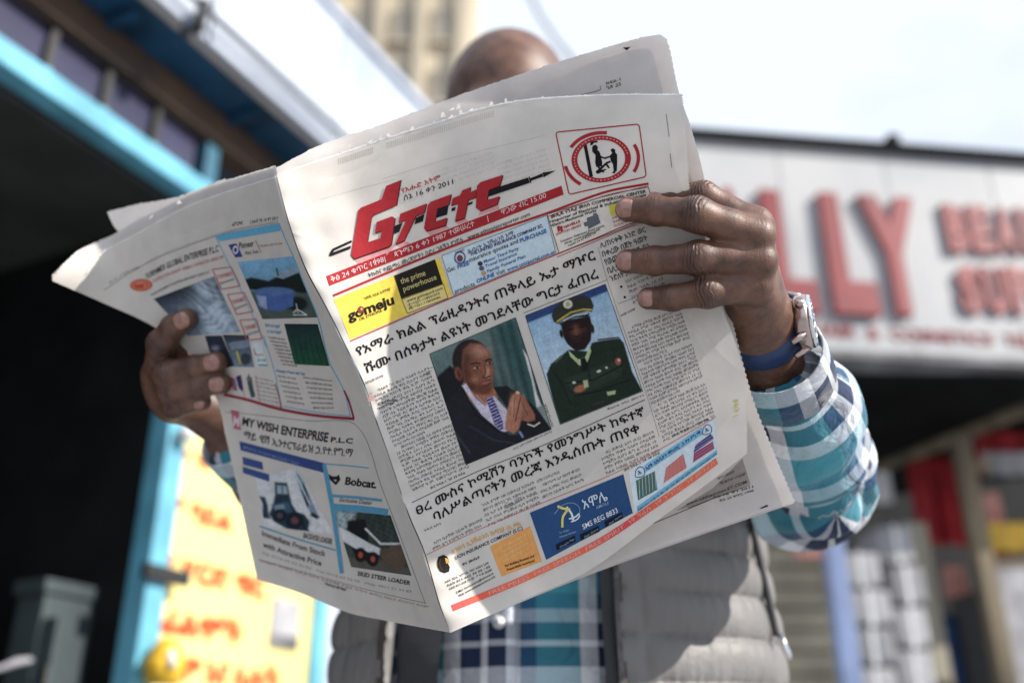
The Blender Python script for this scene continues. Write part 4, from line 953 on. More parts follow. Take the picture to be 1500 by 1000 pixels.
# crest box with two figures
def rbox(c, r=9):
    out = []
    for i in range(4):
        p, q, s = np.array(c[i-1], float), np.array(c[i], float), np.array(c[(i+1) % 4], float)
        a = q+(p-q)/np.linalg.norm(p-q)*r; b = q+(s-q)/np.linalg.norm(s-q)*r
        for t in np.linspace(0, 1, 7): out.append(tuple((1-t)**2*a+2*t*(1-t)*q+t*t*b))
    return out
strokep('crest_frame', rbox(Z2([(515,130),(985,84),(1026,380),(590,481)]), 5), 1.7, RED, 2, closed=True)
cx_, cy_ = Z2([(772, 281)])[0]
annulus('crest_ring', arc(cx_, cy_, 43.6, 34.3, 0, 360, -.08, 72), arc(cx_, cy_, 35, 28, 0, 360, -.08, 72), RED)
for a0, a1, rx, ry in ((212, 283, 53, 41), (-24, 32, 57, 45), (128, 172, 56, 46)):
    annulus('crest_arc', arc(cx_, cy_, rx, ry, a0, a1, -.08, 24), arc(cx_, cy_, rx-5, ry-5, a0, a1, -.08, 24), RED)
for i in range(42):                               # tiny pale lettering round the ring
    a = 20+i*8; p = arc(cx_, cy_, 39.3, 31.2, a, a+1, -.08, 2)[0]
    if a > 352: break
    q = arc(cx_, cy_, 39.3, 31.2, a, a+4, -.08, 3); strokep('ring_mark', [q[0], q[2]], 1.6 if i % 3 else 2.4, (206, 130, 130), 3, n=3)
sil = [[(672,203),(690,198),(726,380),(706,383)], [(700,185),(750,178),(752,186),(730,190),(722,202),(710,204),(712,190)],
       [(726,205),(742,200),(754,214),(750,228),(762,240),(770,262),(778,300),(776,322),(762,324),(775,345),(790,350),(786,358),(764,352),(752,326),(744,326),(738,300),(740,258),(722,240),(720,218)],
       [(768,262),(790,272),(824,262),(826,270),(792,282),(768,272)],
       [(824,228),(838,220),(852,230),(850,242),(862,256),(862,300),(860,348),(852,352),(850,362),(832,360),(842,348),(838,310),(826,292),(820,262),(834,248)],
       [(740,352),(800,298),(822,290),(826,300),(806,308),(822,330),(812,334),(798,316),(772,342),(800,336),(800,342),(760,362),(748,364)]]
for p in sil: poly('crest_figure', Z2(p), (26, 24, 28), 2, L=6)
# advertisement row
YEL = (226, 196, 52)
quadp('oil_advert', [(488.8, 438), (643.7, 377.5), (662, 433), (513, 497.3)], YEL, 1, nu=24)
quadp('advert_panel', Z1([(737, 932), (988, 832)])+Z3([(1036, 148), (782, 240)]), (38, 34, 30), 2)
quadp('advert_panel', Z3([(787, 244), (1036, 152), (1064, 234), (822, 326)]), (214, 196, 120), 2)
strokep('advert_frame', Z3([(785, 243), (1038, 150), (1067, 236), (820, 329)]), .7, BLK, 3, closed=True)
text('ጎመጁ ኦይል ኢትዮጵያ', Z3([(555, 248), (718, 186)]), (-1, -4.2), BLK, .01, 3)
text('gomeju', Z3([(462, 372), (742, 268)]), (-3.2, -13), (30, 22, 22), .034, 3, res=4)
gm = Z3([(536, 306)])[0]; poly('logo_drop', arc(gm[0], gm[1], 4.6, 5.2, 0, 350, 0, 18).tolist(), (120, 52, 34), 4); poly('logo_drop', arc(gm[0]+1, gm[1]-1, 1.6, 2, 0, 350, 0, 10).tolist(), (210, 150, 110), 5)
text('OIL ETHIOPIA', Z3([(528, 374), (668, 318)]), (-1, -4), BLK, .012, 3)
text('the prime', Z3([(782, 150), (932, 96)]), (-2.2, -8), (196, 182, 110), .006, 3, res=3); text('powerhouse', Z3([(798, 196), (1000, 120)]), (-2.2, -7.5), (196, 182, 110), .006, 3, res=3)
text('www.gomejuoil.com', Z3([(818, 262), (1036, 182)]), (-1, -4.4), BLK, .004, 3); text('✆:+251-118501010', Z3([(826, 284), (1018, 212)]), (-1, -3.6), BLK, .004, 3); text('📠:+251-118820085', Z3([(830, 304), (1024, 234)]), (-1, -3.6), BLK, .004, 3)
LB = (188, 206, 216)
quadp('insurance_advert', [(647, 374.5), (801, 315.5), (814, 370), (664.5, 432)], LB, 1, nu=24); strokep('advert_frame', [(647, 374.5), (801, 315.5), (814, 370), (664.5, 432)], .7, (70, 90, 120), 2, closed=True)
text('ሕብረት ኢንሹራንስ አማ', Z2([(22, 815), (278, 706)]), (-1.6, -6.5), (60, 50, 90), .010, 3); text('THE UNITED INSURANCE COMPANY SC', Z2([(34, 828), (442, 664)]), (-1.2, -4.6), (48, 44, 100), .03, 3)
text('Get', Z3([(1066, 80), (1112, 62)]), (-1.4, -6), (44, 40, 50), .006, 3); text('FREE', Z3([(1128, 58), (1198, 30)]), (-1.4, -6), (30, 90, 160), .03, 3)
text('insurance qoutes and', Z2([(30, 862), (305, 752)]), (-1.4, -6), (44, 40, 50), .006, 3); text('PURCHASE', Z2([(316, 752), (466, 694)]), (-1.4, -5.6), (30, 90, 160), .03, 3)
for i, (s, a, b) in enumerate((('Motor Third Party', (112, 868), (308, 790)), ('Travel Insurance', (120, 894), (298, 820)), ('Family Funeral Plan', (132, 922), (346, 834)))):
    text(s, Z2([a, b]), (-1, -4.4), (34, 86, 150), .014, 3)
    c = Z2([(a[0]-22, a[1]+2)])[0]; poly('bullet', arc(c[0], c[1], 3.8, 3.4, 0, 350, 0, 12).tolist(), ((60, 50, 60), (84, 84, 110), (178, 140, 90))[i], 3)
text('products', Z3([(1112, 206), (1232, 158)]), (-1.4, -5.6), (44, 40, 50), .006, 3); text('ONLINE', Z2([(72, 980), (172, 938)]), (-1.4, -5.6), (30, 90, 160), .03, 3)
text('Visit', Z2([(182, 938), (232, 918)]), (-1.4, -5.6), (44, 40, 50), .006, 3); text('www.unicportal.com.et', Z2([(244, 914), (512, 812)]), (-1.2, -5.2), (30, 90, 160), .012, 3)
c = Z1([(1140, 822)])[0]; annulus('seal', arc(c[0], c[1], 8.5, 9.5, 0, 360), arc(c[0], c[1], 6.6, 7.4, 0, 360), (90, 84, 120), 3); poly('seal', arc(c[0], c[1]+1, 4.6, 5.2, 0, 350, 0, 9).tolist(), (110, 60, 80), 3)
text('UNIC', Z1([(1112, 800), (1168, 778)]), (-.6, -3), (60, 50, 90), .02, 4)
quadp('electrical_advert', [(801.6, 314), (949, 272.5), (963, 315), (819, 371)], (216, 208, 196), 1); strokep('advert_frame', [(801.6, 314), (880, 289), (949, 272.5), (963, 315), (819, 371)], .9, (60, 54, 58), 2, closed=True)
text('መዲዳ ሃንዲያ መለሰ COMMERCIAL CENTER', Z2([(490, 615), (720, 540), (1026, 468)]), (-1, -4.6), (60, 36, 44), .03, 3)
text('•Importer of Electrical & Industrial Materials', Z2([(484, 642), (740, 560), (1026, 488)]), (-.8, -4), BLK, .02, 3); text('•Electro-Mechanical Works', Z2([(490, 664), (744, 576)]), (-.8, -4), BLK, .02, 3)
text('HAVELLS', Z2([(562, 672), (654, 636)]), (-.8, -3.6), RED, .04, 3); text('SWITCH GEARS', Z2([(520, 712), (660, 658)]), (-.8, -3.4), RED, .02, 3)
for x in (532, 548): poly('mark', Z2([(x-10, 662), (x+5, 655), (x+8, 685), (x-4, 692)]), RED, 3)
for p in ([(690, 612), (752, 592), (768, 640), (700, 676)], [(672, 640), (700, 630), (704, 655), (680, 662)], [(724, 590), (745, 584), (750, 600), (730, 606)]): poly('product_picture', Z2(p), (94, 98, 108), 3)
for i, s in enumerate(('Location: Debrezeit Road Lancia', 'Web: www.meiflex.com', 'Tel:0114 674305/24')): text(s, Z2([(545+20*i, 750+14*i), (790-24*i, 660+20*i)]), (-.8, -3.2), BLK, .01, 3)
poly('yellow_mark', Z2([(815, 545), (870, 525), (880, 590), (826, 600)]), (206, 190, 40), 3)
for i, s in enumerate(('በቅናሽ ዋጋ', 'ይደውሉ 0911', '0115-52 65 80')): text(s, Z2([(834+6*i, 620+22*i), (930+6*i, 590+20*i)]), (-.6, -3.2), RED, .006, 3)
# headlines
HU = (-4.6, -14.6)
text('የአማራ ክልል ፕሬዚዳንትና ጠቅላይ ኤታ ማዦር', [(524, 521.5), (641, 473.5), (734, 436), (873, 379)], HU, BLK, .021, name='headline', res=4)
text('ሹሙ በሰዓታት ልዩነት መገደላቸው ግርታ ፈጠረ', [(537, 546.5), (660, 495), (760, 454), (877, 406)], HU, BLK, .021, name='headline', res=4)
text('ፀረ ሙስና ኮሚሽን ባንኮች የመንግሥት ከፍተኛ', [(611.5, 754), (700, 709), (809, 661), (945, 607.5)], (-4, -13.6), BLK, .019, name='headline', res=4)
text('ባለሥልጣናትን መረጃ እንዲሰጡት ጠየቀ', [(637, 763.5), (710, 726), (780, 694), (938, 632)], (-4, -13.6), BLK, .019, name='headline', res=4)
for i, (s, a, b) in enumerate((('ሊጠናቀቅ አንድ ወር', (770, 782), (1025, 690)), ('በቀረው በጀት ዓመት', (782, 832), (1036, 737)), ('የወጪ ንግድ ገቢ በ3', (797, 880), (1046, 788)), ('ቢሊዮን ዶላር አካባቢ', (812, 926), (1058, 836)), ('ጉድለት ታየበት', (824, 972), (980, 914)))):
    text(s, Z2([a, b]), (-2.6, -8.6), BLK, .010, 2, name='subheading', res=3)
strokep('rule', [(603.5, 735.5), (700, 690), (800, 650), (945, 585)], .9, BLK, 2)
strokep('rule', [(876, 362), (890, 412), (947, 578), (966, 640)], .5, (120, 112, 110), 2); strokep('rule', [(905, 445), (935, 434), (958, 425)], .5, (110, 100, 100), 2)
text('በዳዊት እንደሻው', Z4([(1115, 246), (1196, 206)]), (-.8, -3.4), BLK, .01); text('በዘካሪያስ ስንታየሁ', Z3([(565, 762), (676, 714)]), (-.8, -3.8), BLK, .01)
voc = 'በአማራ ክልል ባህር ዳር ከተማ የመንግሥት መስተዳድር ፕሬዚዳንት ሰኔ 15 ቀን 2011 ዓ.ም. በተፈጸመ ጥቃት የተገደሉት አምባቸው መኮንን (ዶ/ር) እና አማካሪያቸው አቶ እዘዝ ዋሴ ቅዳሜ ምሽት ከሰዓታት በኋላ ደግሞ በአዲስ አበባ የአገር መከላከያ ሠራዊት ጠቅላይ ኤታ ማዦር ሹም ጄኔራል ሰዓረ በመኖሪያ ቤታቸው ውስጥ በጥይት ተመትተው መገደላቸው ግርታ ፈጥሯል ሲሉ ገለጹ የፀጥታ ኃይሎች ምርመራ በማድረግ ላይ እንደሚገኙ አስታውቀዋል ባለፉት አሥር ወራት ከወጪ ንግድ የተገኘው ገቢ ሁለት ቢሊዮን ዶላር ብቻ ሲሆን ይህም ከዕቅዱ ጋር ሲነፃፀር ዝቅተኛ ነው ተብሏል ንግድ ሚኒስቴር ባንኮች መረጃ ኮሚሽኑ ሕግ መሠረት'.split()
tr_ = random.Random(11)
def para(lines, p0, p1, step, up=(-1.1, -3.9), col=(58, 54, 56), lay=1.5, side='F', indent=(), chars=22, bend=0, step2=None, vocab=voc, offs=.004, name='column_text'):
    """lines of body text: first baseline p0 -> p1, each next line moved by step (step2 at the right end)"""
    VV = []; FF = []; o = 0; p0 = np.array(p0, float); p1 = np.array(p1, float); st = np.array(step, float); s2 = np.array(step2 or step, float)
    for i in range(lines):
        s = ''
        while len(s) < chars: s += tr_.choice(vocab)+' '
        V, F = textVF(s[:chars+2].strip(), 0 if vocab is voc else offs, 1)
        a = (V[:, 0]-V[:, 0].min()); a /= a.max(); b = V[:, 1]/.72
        x0 = .1 if i in indent else 0; x1 = .55 if (i+1) in indent else 1
        a = x0+(x1-x0)*a; A = p0+st*i; B = p1+s2*i
        P = A+(B-A)*a[:, None] + np.array(up)*b[:, None] + np.array([0, bend])*(4*a*(1-a))[:, None]
        VV.append(P); FF += [[k+o for k in f] for f in F]; o += len(P)
    return put(name, np.vstack(VV), FF, col, lay, side)
para(25, (546, 577), (629, 541), (2.42, 5.95), indent=(0, 14), chars=21)
para(5, (917, 415), (967, 394), (2.6, 7.6), chars=13, up=(-1.2, -4.2))
for i in (0, 2): poly('bullet', [(908+2.6*i, 419+7.6*i), (911+2.6*i, 418+7.6*i), (912+2.6*i, 421+7.6*i), (909+2.6*i, 422+7.6*i)], BLK, 2)
para(28, (918, 484), (998, 455), (2.0, 6.05), step2=(1.86, 5.75), indent=(0, 9, 19), chars=23)
para(2, (636, 797), (707, 762), (-1.5, 9), chars=19); para(5, (706, 742), (783, 708), (2.3, 7.2), chars=20); para(4, (787, 707), (847, 681), (2.8, 7.6), chars=17, indent=(1,)); para(5, (880, 668), (958, 634), (2.0, 6.7), chars=20, indent=(0,))
text('ወደ ክፍል-1 ገጽ 39 ዞሯል', [(631, 716), (682, 693)], (-.9, -3.4), BLK, .01); text('ወደ ክፍል-1 ገጽ 38 ዞሯል', [(915, 690), (967, 664)], (-.9, -3.4), BLK, .01); text('ወደ ክፍል-1 ገጽ 38', [(985, 640), (1038, 615)], (-.9, -3.4), BLK, .01)
text('አዲስ አበባ', [(622, 778), (646, 768)], (-.9, -3.4), BLK, .0); 
text('ዶ/ር አምባቸው መኮንን (ዶ/ር)', Z5([(640, 130), (828, 42)]), (-.8, -3), BLK, .0); text('ጄኔራል ሰዓረ መኮንን', Z4([(1036, 772), (1245, 692)]), (-.8, -3), BLK, .0)
text('በአንተነህ አክሊሉ', Z4([(736, 862), (692, 736)]), (-3.4, 1.2), BLK, .0)
# bottom advertisements
strokep('red_rule', [(625, 812), (700, 776), (780, 742), (912, 687), (1046, 612)], .8, (190, 70, 80), 2)
text('አንበሳ ኢንሹራንስ ኩባንያ (አ.ማ)', Z5([(345, 637), (500, 560), (678, 500)]), (-2.2, -7.4), (214, 158, 60), .02, 3, res=3); text('LION INSURANCE COMPANY (S.C.)', Z5([(358, 664), (520, 588), (686, 516)]), (-1.2, -4.8), BLK, .012, 3)
lh = [(275,650),(300,640),(318,650),(326,668),(322,685),(330,700),(326,722),(305,730),(282,722),(270,700),(268,672)]
poly('lion_head', Z5(lh), (34, 30, 28), 2); poly('lion_face', Z5([(306, 655), (326, 660), (326, 680), (312, 684)]), (190, 146, 60), 3); strokep('mane', Z5([(285, 660), (280, 690), (292, 715)]), .8, (90, 70, 40), 3)
text('ዋና መ/ቤት', Z5([(392, 696), (478, 656)]), (-.8, -4), BLK, .02)
for i, s in enumerate(('ስልክ ኃይሌ ገ/ሥላሴ ጎዳና አንበሳ ህንፃ', 'ስልክ 011-662 70 00 / 05', 'ፋክስ 011-618 75 82  ፖ.ሳ.ቁ 26281', 'E-Mail: lioninsurance@ethionet.et', 'Web: www.anbessainsurance.com')):
    text(s, Z5([(308+10*i+(25 if i > 2 else 0), 780+(17*i)), (520+8*i, 686+16*i)]), (-.8, -3.6), BLK, .008)
quadp('orange_advert', Z5([(525, 600), (722, 500), (780, 672), (582, 746)]), (218, 150, 74), 1); 
para(4, Z5([(575, 615)])[0], Z5([(705, 548)])[0], (1.6, 6.4), chars=14, up=(-1, -4), col=(232, 196, 120), lay=3, name='pale_text')
text('For Building Business and', Z5([(602, 700), (742, 650)]), (-.8, -3.2), BLK, .02, 3); text('Dependable Insurance!', Z5([(610, 718), (745, 672)]), (-.8, -3.2), BLK, .02, 3)
NB = (34, 74, 122)
quadp('payment_advert', [(776, 750.5), (913, 694), (927, 751), (800, 819.5)], NB, 1, nu=24, nv=14)
text('አሞሌ', Z6([(250, 552), (368, 506)]), (-3, -14), (206, 216, 226), .006, 3, res=3); text('AMOLE', Z6([(312, 552), (374, 526)]), (-1, -4.4), (140, 166, 190), .004, 3); text('SMS REG 8833', Z6([(248, 650), (418, 566)]), (-2.2, -7), (216, 220, 226), .006, 3, res=3)
strokep('emblem', Z6([(122, 536), (150, 548), (184, 552)]), 3.4, (214, 206, 90), 3); strokep('emblem', Z6([(146, 640), (148, 590), (170, 556)]), 3.2, (214, 206, 90), 3)
strokep('emblem', Z6([(166, 540), (192, 575), (200, 612)]), 3.0, (206, 220, 226), 3); strokep('emblem', Z6([(178, 598), (205, 592), (228, 572)]), 2.2, (206, 220, 226), 3); strokep('emblem', Z6([(188, 612), (215, 604), (232, 582)]), 1.8, (206, 220, 226), 3)
strokep('emblem', Z6([(108, 575), (140, 535), (195, 520), (230, 545), (228, 585)]), .9, (130, 156, 190), 3)
text('The Modern', Z6([(132, 672), (180, 655)]), (-.6, -2.6), (150, 170, 196), .0, 3); text('Mobile Wallet', Z6([(134, 692), (214, 664)]), (-.6, -2.6), (150, 170, 196), .0, 3)
for a, b in (((118, 748), (212, 704)), ((236, 700), (328, 656)), ((356, 636), (442, 590))):
    (x0, y0), (x1, y1) = Z6([a, b]); quadp('badge', [(x0-1.5, y0-7.5), (x1-1.5, y1-7.5), (x1, y1+1), (x0, y0+1)], (22, 30, 46), 3, nu=6, nv=3); text('Google Play' if a[0] < 200 else 'App Store', [(x0+5, y0-2), (x1-2, y1-1.5)], (-.5, -3), (130, 150, 175), .004, 4)
quadp('estate_advert', [(921, 689.5), (1047, 613), (1051.5, 668), (930, 751)], (204, 218, 226), 1, nu=20)
quadp('estate_band', Z6([(545, 338), (826, 150), (832, 186), (550, 372)]), (120, 182, 212), 2); text('አያት አክሲዮን ማህበር  ኃ.የተ.የግ.ማ.', Z6([(556, 362), (826, 180)]), (-1.4, -5.4), (36, 60, 110), .02, 3)
for c, s in (((524, 372), 20), ((852, 165), 19)):
    strokep('house_mark', Z6([(c[0]-s, c[1]-s*.5), (c[0], c[1]-s*1.4), (c[0]+s, c[1]-s*.9), (c[0]+s, c[1]+s*.7), (c[0]-s, c[1]+s*1.1), (c[0]-s, c[1]-s*.5)]), 1.0, (40, 60, 120), 3, n=40)
    text('አ', Z6([(c[0]-9, c[1]+s*.6), (c[0]+9, c[1]+s*.3)]), (-.4, -6), (40, 60, 120), .02, 3)
poly('building_picture', Z6([(505,412),(598,365),(610,455),(515,508)]), (78, 108, 104), 2); poly('building_picture', Z6([(652,350),(735,282),(752,348),(640,425)]), (206, 92, 110), 2); poly('building_picture', Z6([(796,238),(870,184),(886,206),(786,276)]), (50, 66, 126), 2); poly('building_picture', Z6([(788,278),(880,222),(888,256),(784,324)]), (150, 54, 96), 2)
for i in range(6):
    t = i/5; strokep('building_line', Z6([(520+78*t, 405-38*t), (524+80*t, 498-48*t)]), .7, (190, 206, 200), 3, n=4); 
    strokep('building_line', Z6([(650-1*t*10, 362+58*t), (736+16*t, 292+58*t)]), .7, (236, 190, 140), 3, n=6); strokep('building_line', Z6([(654+80*t, 352-68*t), (642+108*t, 422-74*t)]), .6, (150, 50, 90), 3, n=5)
    strokep('building_line', Z6([(792, 246+14*i), (884, 190+13*i)]), .5, (210, 170, 190), 3, n=6)
quadp('estate_strip', Z6([(508, 540), (900, 262), (902, 284), (512, 566)]), (110, 176, 206), 2); text('ስልክ 011-618 32 86 / 87 ቦሌ መንገድ አያት ህንፃ www.ayat.com', Z6([(516, 560), (900, 282)]), (-.8, -3), (24, 40, 90), .01, 3)
BP = [(664, 894.5), (730, 868), (780, 846.5), (880, 797), (960, 744), (1010, 710), (1052, 679)]
f = strip_pt(BP, (-3.4, -8.8), (-3.6, -8.4)); A_, B_ = np.meshgrid(np.linspace(0, 1, 60), np.linspace(0, 1, 4))
P = f(A_.ravel(), B_.ravel()); torn_ = None; tcol = np.linspace(0, 1, 60); cc_ = np.array([lin((198, 76, 78))*(1-t)+lin((214, 108, 78))*t for t in np.abs(np.sin(tcol*5))]); 
def photo_mat(name='halftone'):
    m = bpy.data.materials.new(name); m.use_nodes = True; n, l = m.node_tree.nodes, m.node_tree.links; b = n['Principled BSDF']
    a = n.new('ShaderNodeAttribute'); a.attribute_name = 'print'; b.inputs['Roughness'].default_value = .55; b.inputs['Specular IOR Level'].default_value = .08
    ns = n.new('ShaderNodeTexNoise'); ns.inputs['Scale'].default_value = 1100; tc = n.new('ShaderNodeTexCoord'); l.new(tc.outputs['Object'], ns.inputs[0])
    mx = n.new('ShaderNodeMixRGB'); mx.blend_type = 'MULTIPLY'; mx.inputs[0].default_value = .5; l.new(a.outputs['Color'], mx.inputs[1]); l.new(ns.outputs[0], mx.inputs[2])
    g = n.new('ShaderNodeMixRGB'); g.blend_type = 'MULTIPLY'; g.inputs[0].default_value = 1; g.inputs[2].default_value = (1.32, 1.32, 1.32, 1); l.new(mx.outputs[0], g.inputs[1]); l.new(g.outputs[0], b.inputs['Base Color']); return m
M['photo'] = photo_mat()
put('slogan_band', P, gridF(60, 4), M['photo'], 2, 'F', cols=np.tile(cc_*1.15, (4, 1)))
text('FREE PRESS  FREE SPEECH  FREE SPIRIT  ነፃ ፕሬስ  ነፃ ንግግር  ነፃ መንፈስ', [tuple(x) for x in (f(np.linspace(.13, .99, 9), np.full(9, .22)))], (-2, -5.6), (226, 158, 150), .006, 3, res=2)
# soiled patches and pencil scribble on the first column
def smudge(cx, cy, rx, ry, col, seed, nb=16):
    r = np.random.default_rng(seed)
    for i in range(nb):
        a, b = r.normal(0, .5, 2); c = (cx+a*rx, cy+b*ry-a*rx*.38); w_ = r.uniform(1.2, 4); strokep('smudge', [(c[0]-w_, c[1]+w_*.4), (c[0]+w_, c[1]-w_*.4)], r.uniform(.5, 1.3), col, 1.2, n=3)
smudge(543, 583, 5, 9, (212, 160, 158), 1, 22); smudge(572, 588, 14, 5, (120, 110, 112), 2, 26); smudge(628, 545, 6, 4, (150, 140, 145), 3, 12); smudge(752, 737, 12, 5, (140, 134, 136), 4, 22)
smudge(1078, 596, 3, 16, (208, 200, 120), 5, 26)
for (a, b) in ((Z2([(1138, 28)])[0], Z2([(1155, 155)])[0]), (Z2([(1160, 250)])[0], Z2([(1170, 330)])[0])): strokep('fold_mark', [a, b], .8, (90, 80, 84), 2)
# show-through of the other side above the masthead
GH = (176, 168, 164)
para(5, (728, 244), (800, 221), (2.2, 7), col=(196, 188, 183), chars=18, lay=1, name='show_through'); para(4, (632, 256), (722, 226), (1.5, 7), col=(200, 193, 188), chars=22, lay=1, name='show_through')
strokep('show_through', [(560, 262), (660, 232), (800, 198)], .6, (186, 178, 174), 1); strokep('show_through', [(470, 292), (520, 278), (580, 262)], .6, (190, 182, 178), 1)
# torn fibre edge along the page tops, its lit highlight painted in white
def lit_fluff(pts, n, w_, side, seed):
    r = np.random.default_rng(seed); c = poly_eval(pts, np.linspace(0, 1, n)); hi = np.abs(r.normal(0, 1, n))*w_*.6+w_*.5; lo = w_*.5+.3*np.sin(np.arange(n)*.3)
    P = np.vstack([c-np.stack([0*hi, hi], 1), c+np.stack([0*lo, lo], 1)]); o = put('lit_torn_edge', P, [[i, i+1, n+i+1, n+i] for i in range(n-1)], (244, 238, 234), 1.2, side); return o
lit_fluff(F_top[1:], 420, 1.5, 'F', 1); lit_fluff(L_top[2:], 200, 1.0, 'L', 2)
# embossed pin marks under the torn edge
pm = []
for i in range(74):
    for j in range(3):
        x = 495+i*3.1; 
        if 545 < x < 566: continue
        y = float(poly_eval(F_top, (x-405)/597)[1]) + 5 + j*3.2; pm.append(np.array([(x, y), (x+1.3, y-.5), (x+2.1, y+1.7), (x+.8, y+2.2)]))
tag(put('pin_marks', np.vstack(pm), [[4*i, 4*i+1, 4*i+2, 4*i+3] for i in range(len(pm))], (188, 180, 172), 1, 'F'), kind='stuff')

# ---------------------------------------------------------------- printed photographs (colour per grid point)
def in_poly(P, pts, soft):
    pts = np.array(pts, float); x, y = P[:, 0], P[:, 1]; d = np.full(len(P), 1e9); ins = np.zeros(len(P), bool)
    for i in range(len(pts)):
        a, b = pts[i-1], pts[i]; e = b-a; q = P-a; t = np.clip((q@e)/(e@e+1e-9), 0, 1); d = np.minimum(d, np.hypot(*(q-t[:, None]*e).T))
        c = ((a[1] > y) != (b[1] > y)) & (x < (b[0]-a[0])*(y-a[1])/(b[1]-a[1]+1e-12)+a[0]); ins ^= c
    return np.clip(.5+np.where(ins, d, -d)/(2*soft), 0, 1)
def paint(name, corners, conv, ops, side='F', nu=120, nv=140, lay=1.5, grain=.05, seed=1):
    """corners and shapes in the units of conv"""
    q = np.array(corners, float); U, V = np.meshgrid(np.linspace(0, 1, nu), np.linspace(0, 1, nv)); U = U[..., None]; V = V[..., None]
    P = ((q[0]*(1-U)+q[1]*U)*(1-V) + (q[3]*(1-U)+q[2]*U)*V).reshape(-1, 2); C = np.zeros((len(P), 3)); uv = np.concatenate([U, V], -1).reshape(-1, 2)
    r = np.random.default_rng(seed)
    for o in ops:
        k = o[0]
        if k == 'grad': t = uv[:, 1:2]; C = lin(o[1])*(1-t)+lin(o[2])*t; continue
        if k == 'fn': C = o[1](P, uv, C); continue
        if k == 'poly': m = in_poly(P, o[1], o[3] if len(o) > 3 else 3)
        elif k == 'ell':
            (cx, cy), (rx, ry), rot = o[1]; d = P-[cx, cy]; c, s = math.cos(rot), math.sin(rot); e = np.hypot((d[:, 0]*c+d[:, 1]*s)/rx, (-d[:, 0]*s+d[:, 1]*c)/ry)
            sf = o[3] if len(o) > 3 else 3; m = np.clip(.5+(1-e)*min(rx, ry)/(2*sf), 0, 1)
        elif k == 'line':
            pts = o[1]; wd = o[3]; d = np.full(len(P), 1e9)
            for a, b in zip(pts, pts[1:]):
                a = np.array(a, float); b = np.array(b, float); e = b-a; qq = P-a; t = np.clip((qq@e)/(e@e+1e-9), 0, 1); d = np.minimum(d, np.hypot(*(qq-t[:, None]*e).T))
            m = np.clip(.5+(wd/2-d)/(wd*.5), 0, 1)
        al = o[-1] if k in ('polya', ) else 1
        C = C*(1-m[:, None]*al) + lin(o[2])*m[:, None]*al
    x_, y_ = P[:, 0], P[:, 1]; mot = np.sin(x_*.045+2*np.sin(y_*.03))*np.sin(y_*.05+1.5*np.sin(x_*.021))+.6*np.sin(x_*.13+y_*.09+2*np.sin(x_*.05))*np.sin(y_*.11-x_*.04)
    C = np.clip(C*(1+.10*mot[:, None])*(1+r.normal(0, grain*1.8, (len(C), 1)))+.004, 0, 1)
    pp = np.array(conv(P.tolist())); return put(name, pp, gridF(nu, nv), M['photo'], lay, side, cols=C)
def glow(c, r, col, amt):
    def f(P, uv, C):
        d = P-np.array(c); m = amt*np.exp(-(d[:, 0]/r[0])**2-(d[:, 1]/r[1])**2)[:, None]; return C*(1-m)+lin(col)*m
    return ('fn', f)
def curtain(P, uv, C):
    s = .5+.5*np.sin(P[:, 0]*.11-P[:, 1]*.028); k = np.clip((P[:, 0]-330)/60, 0, 1); return C*(1-.4*(s*k)[:, None])
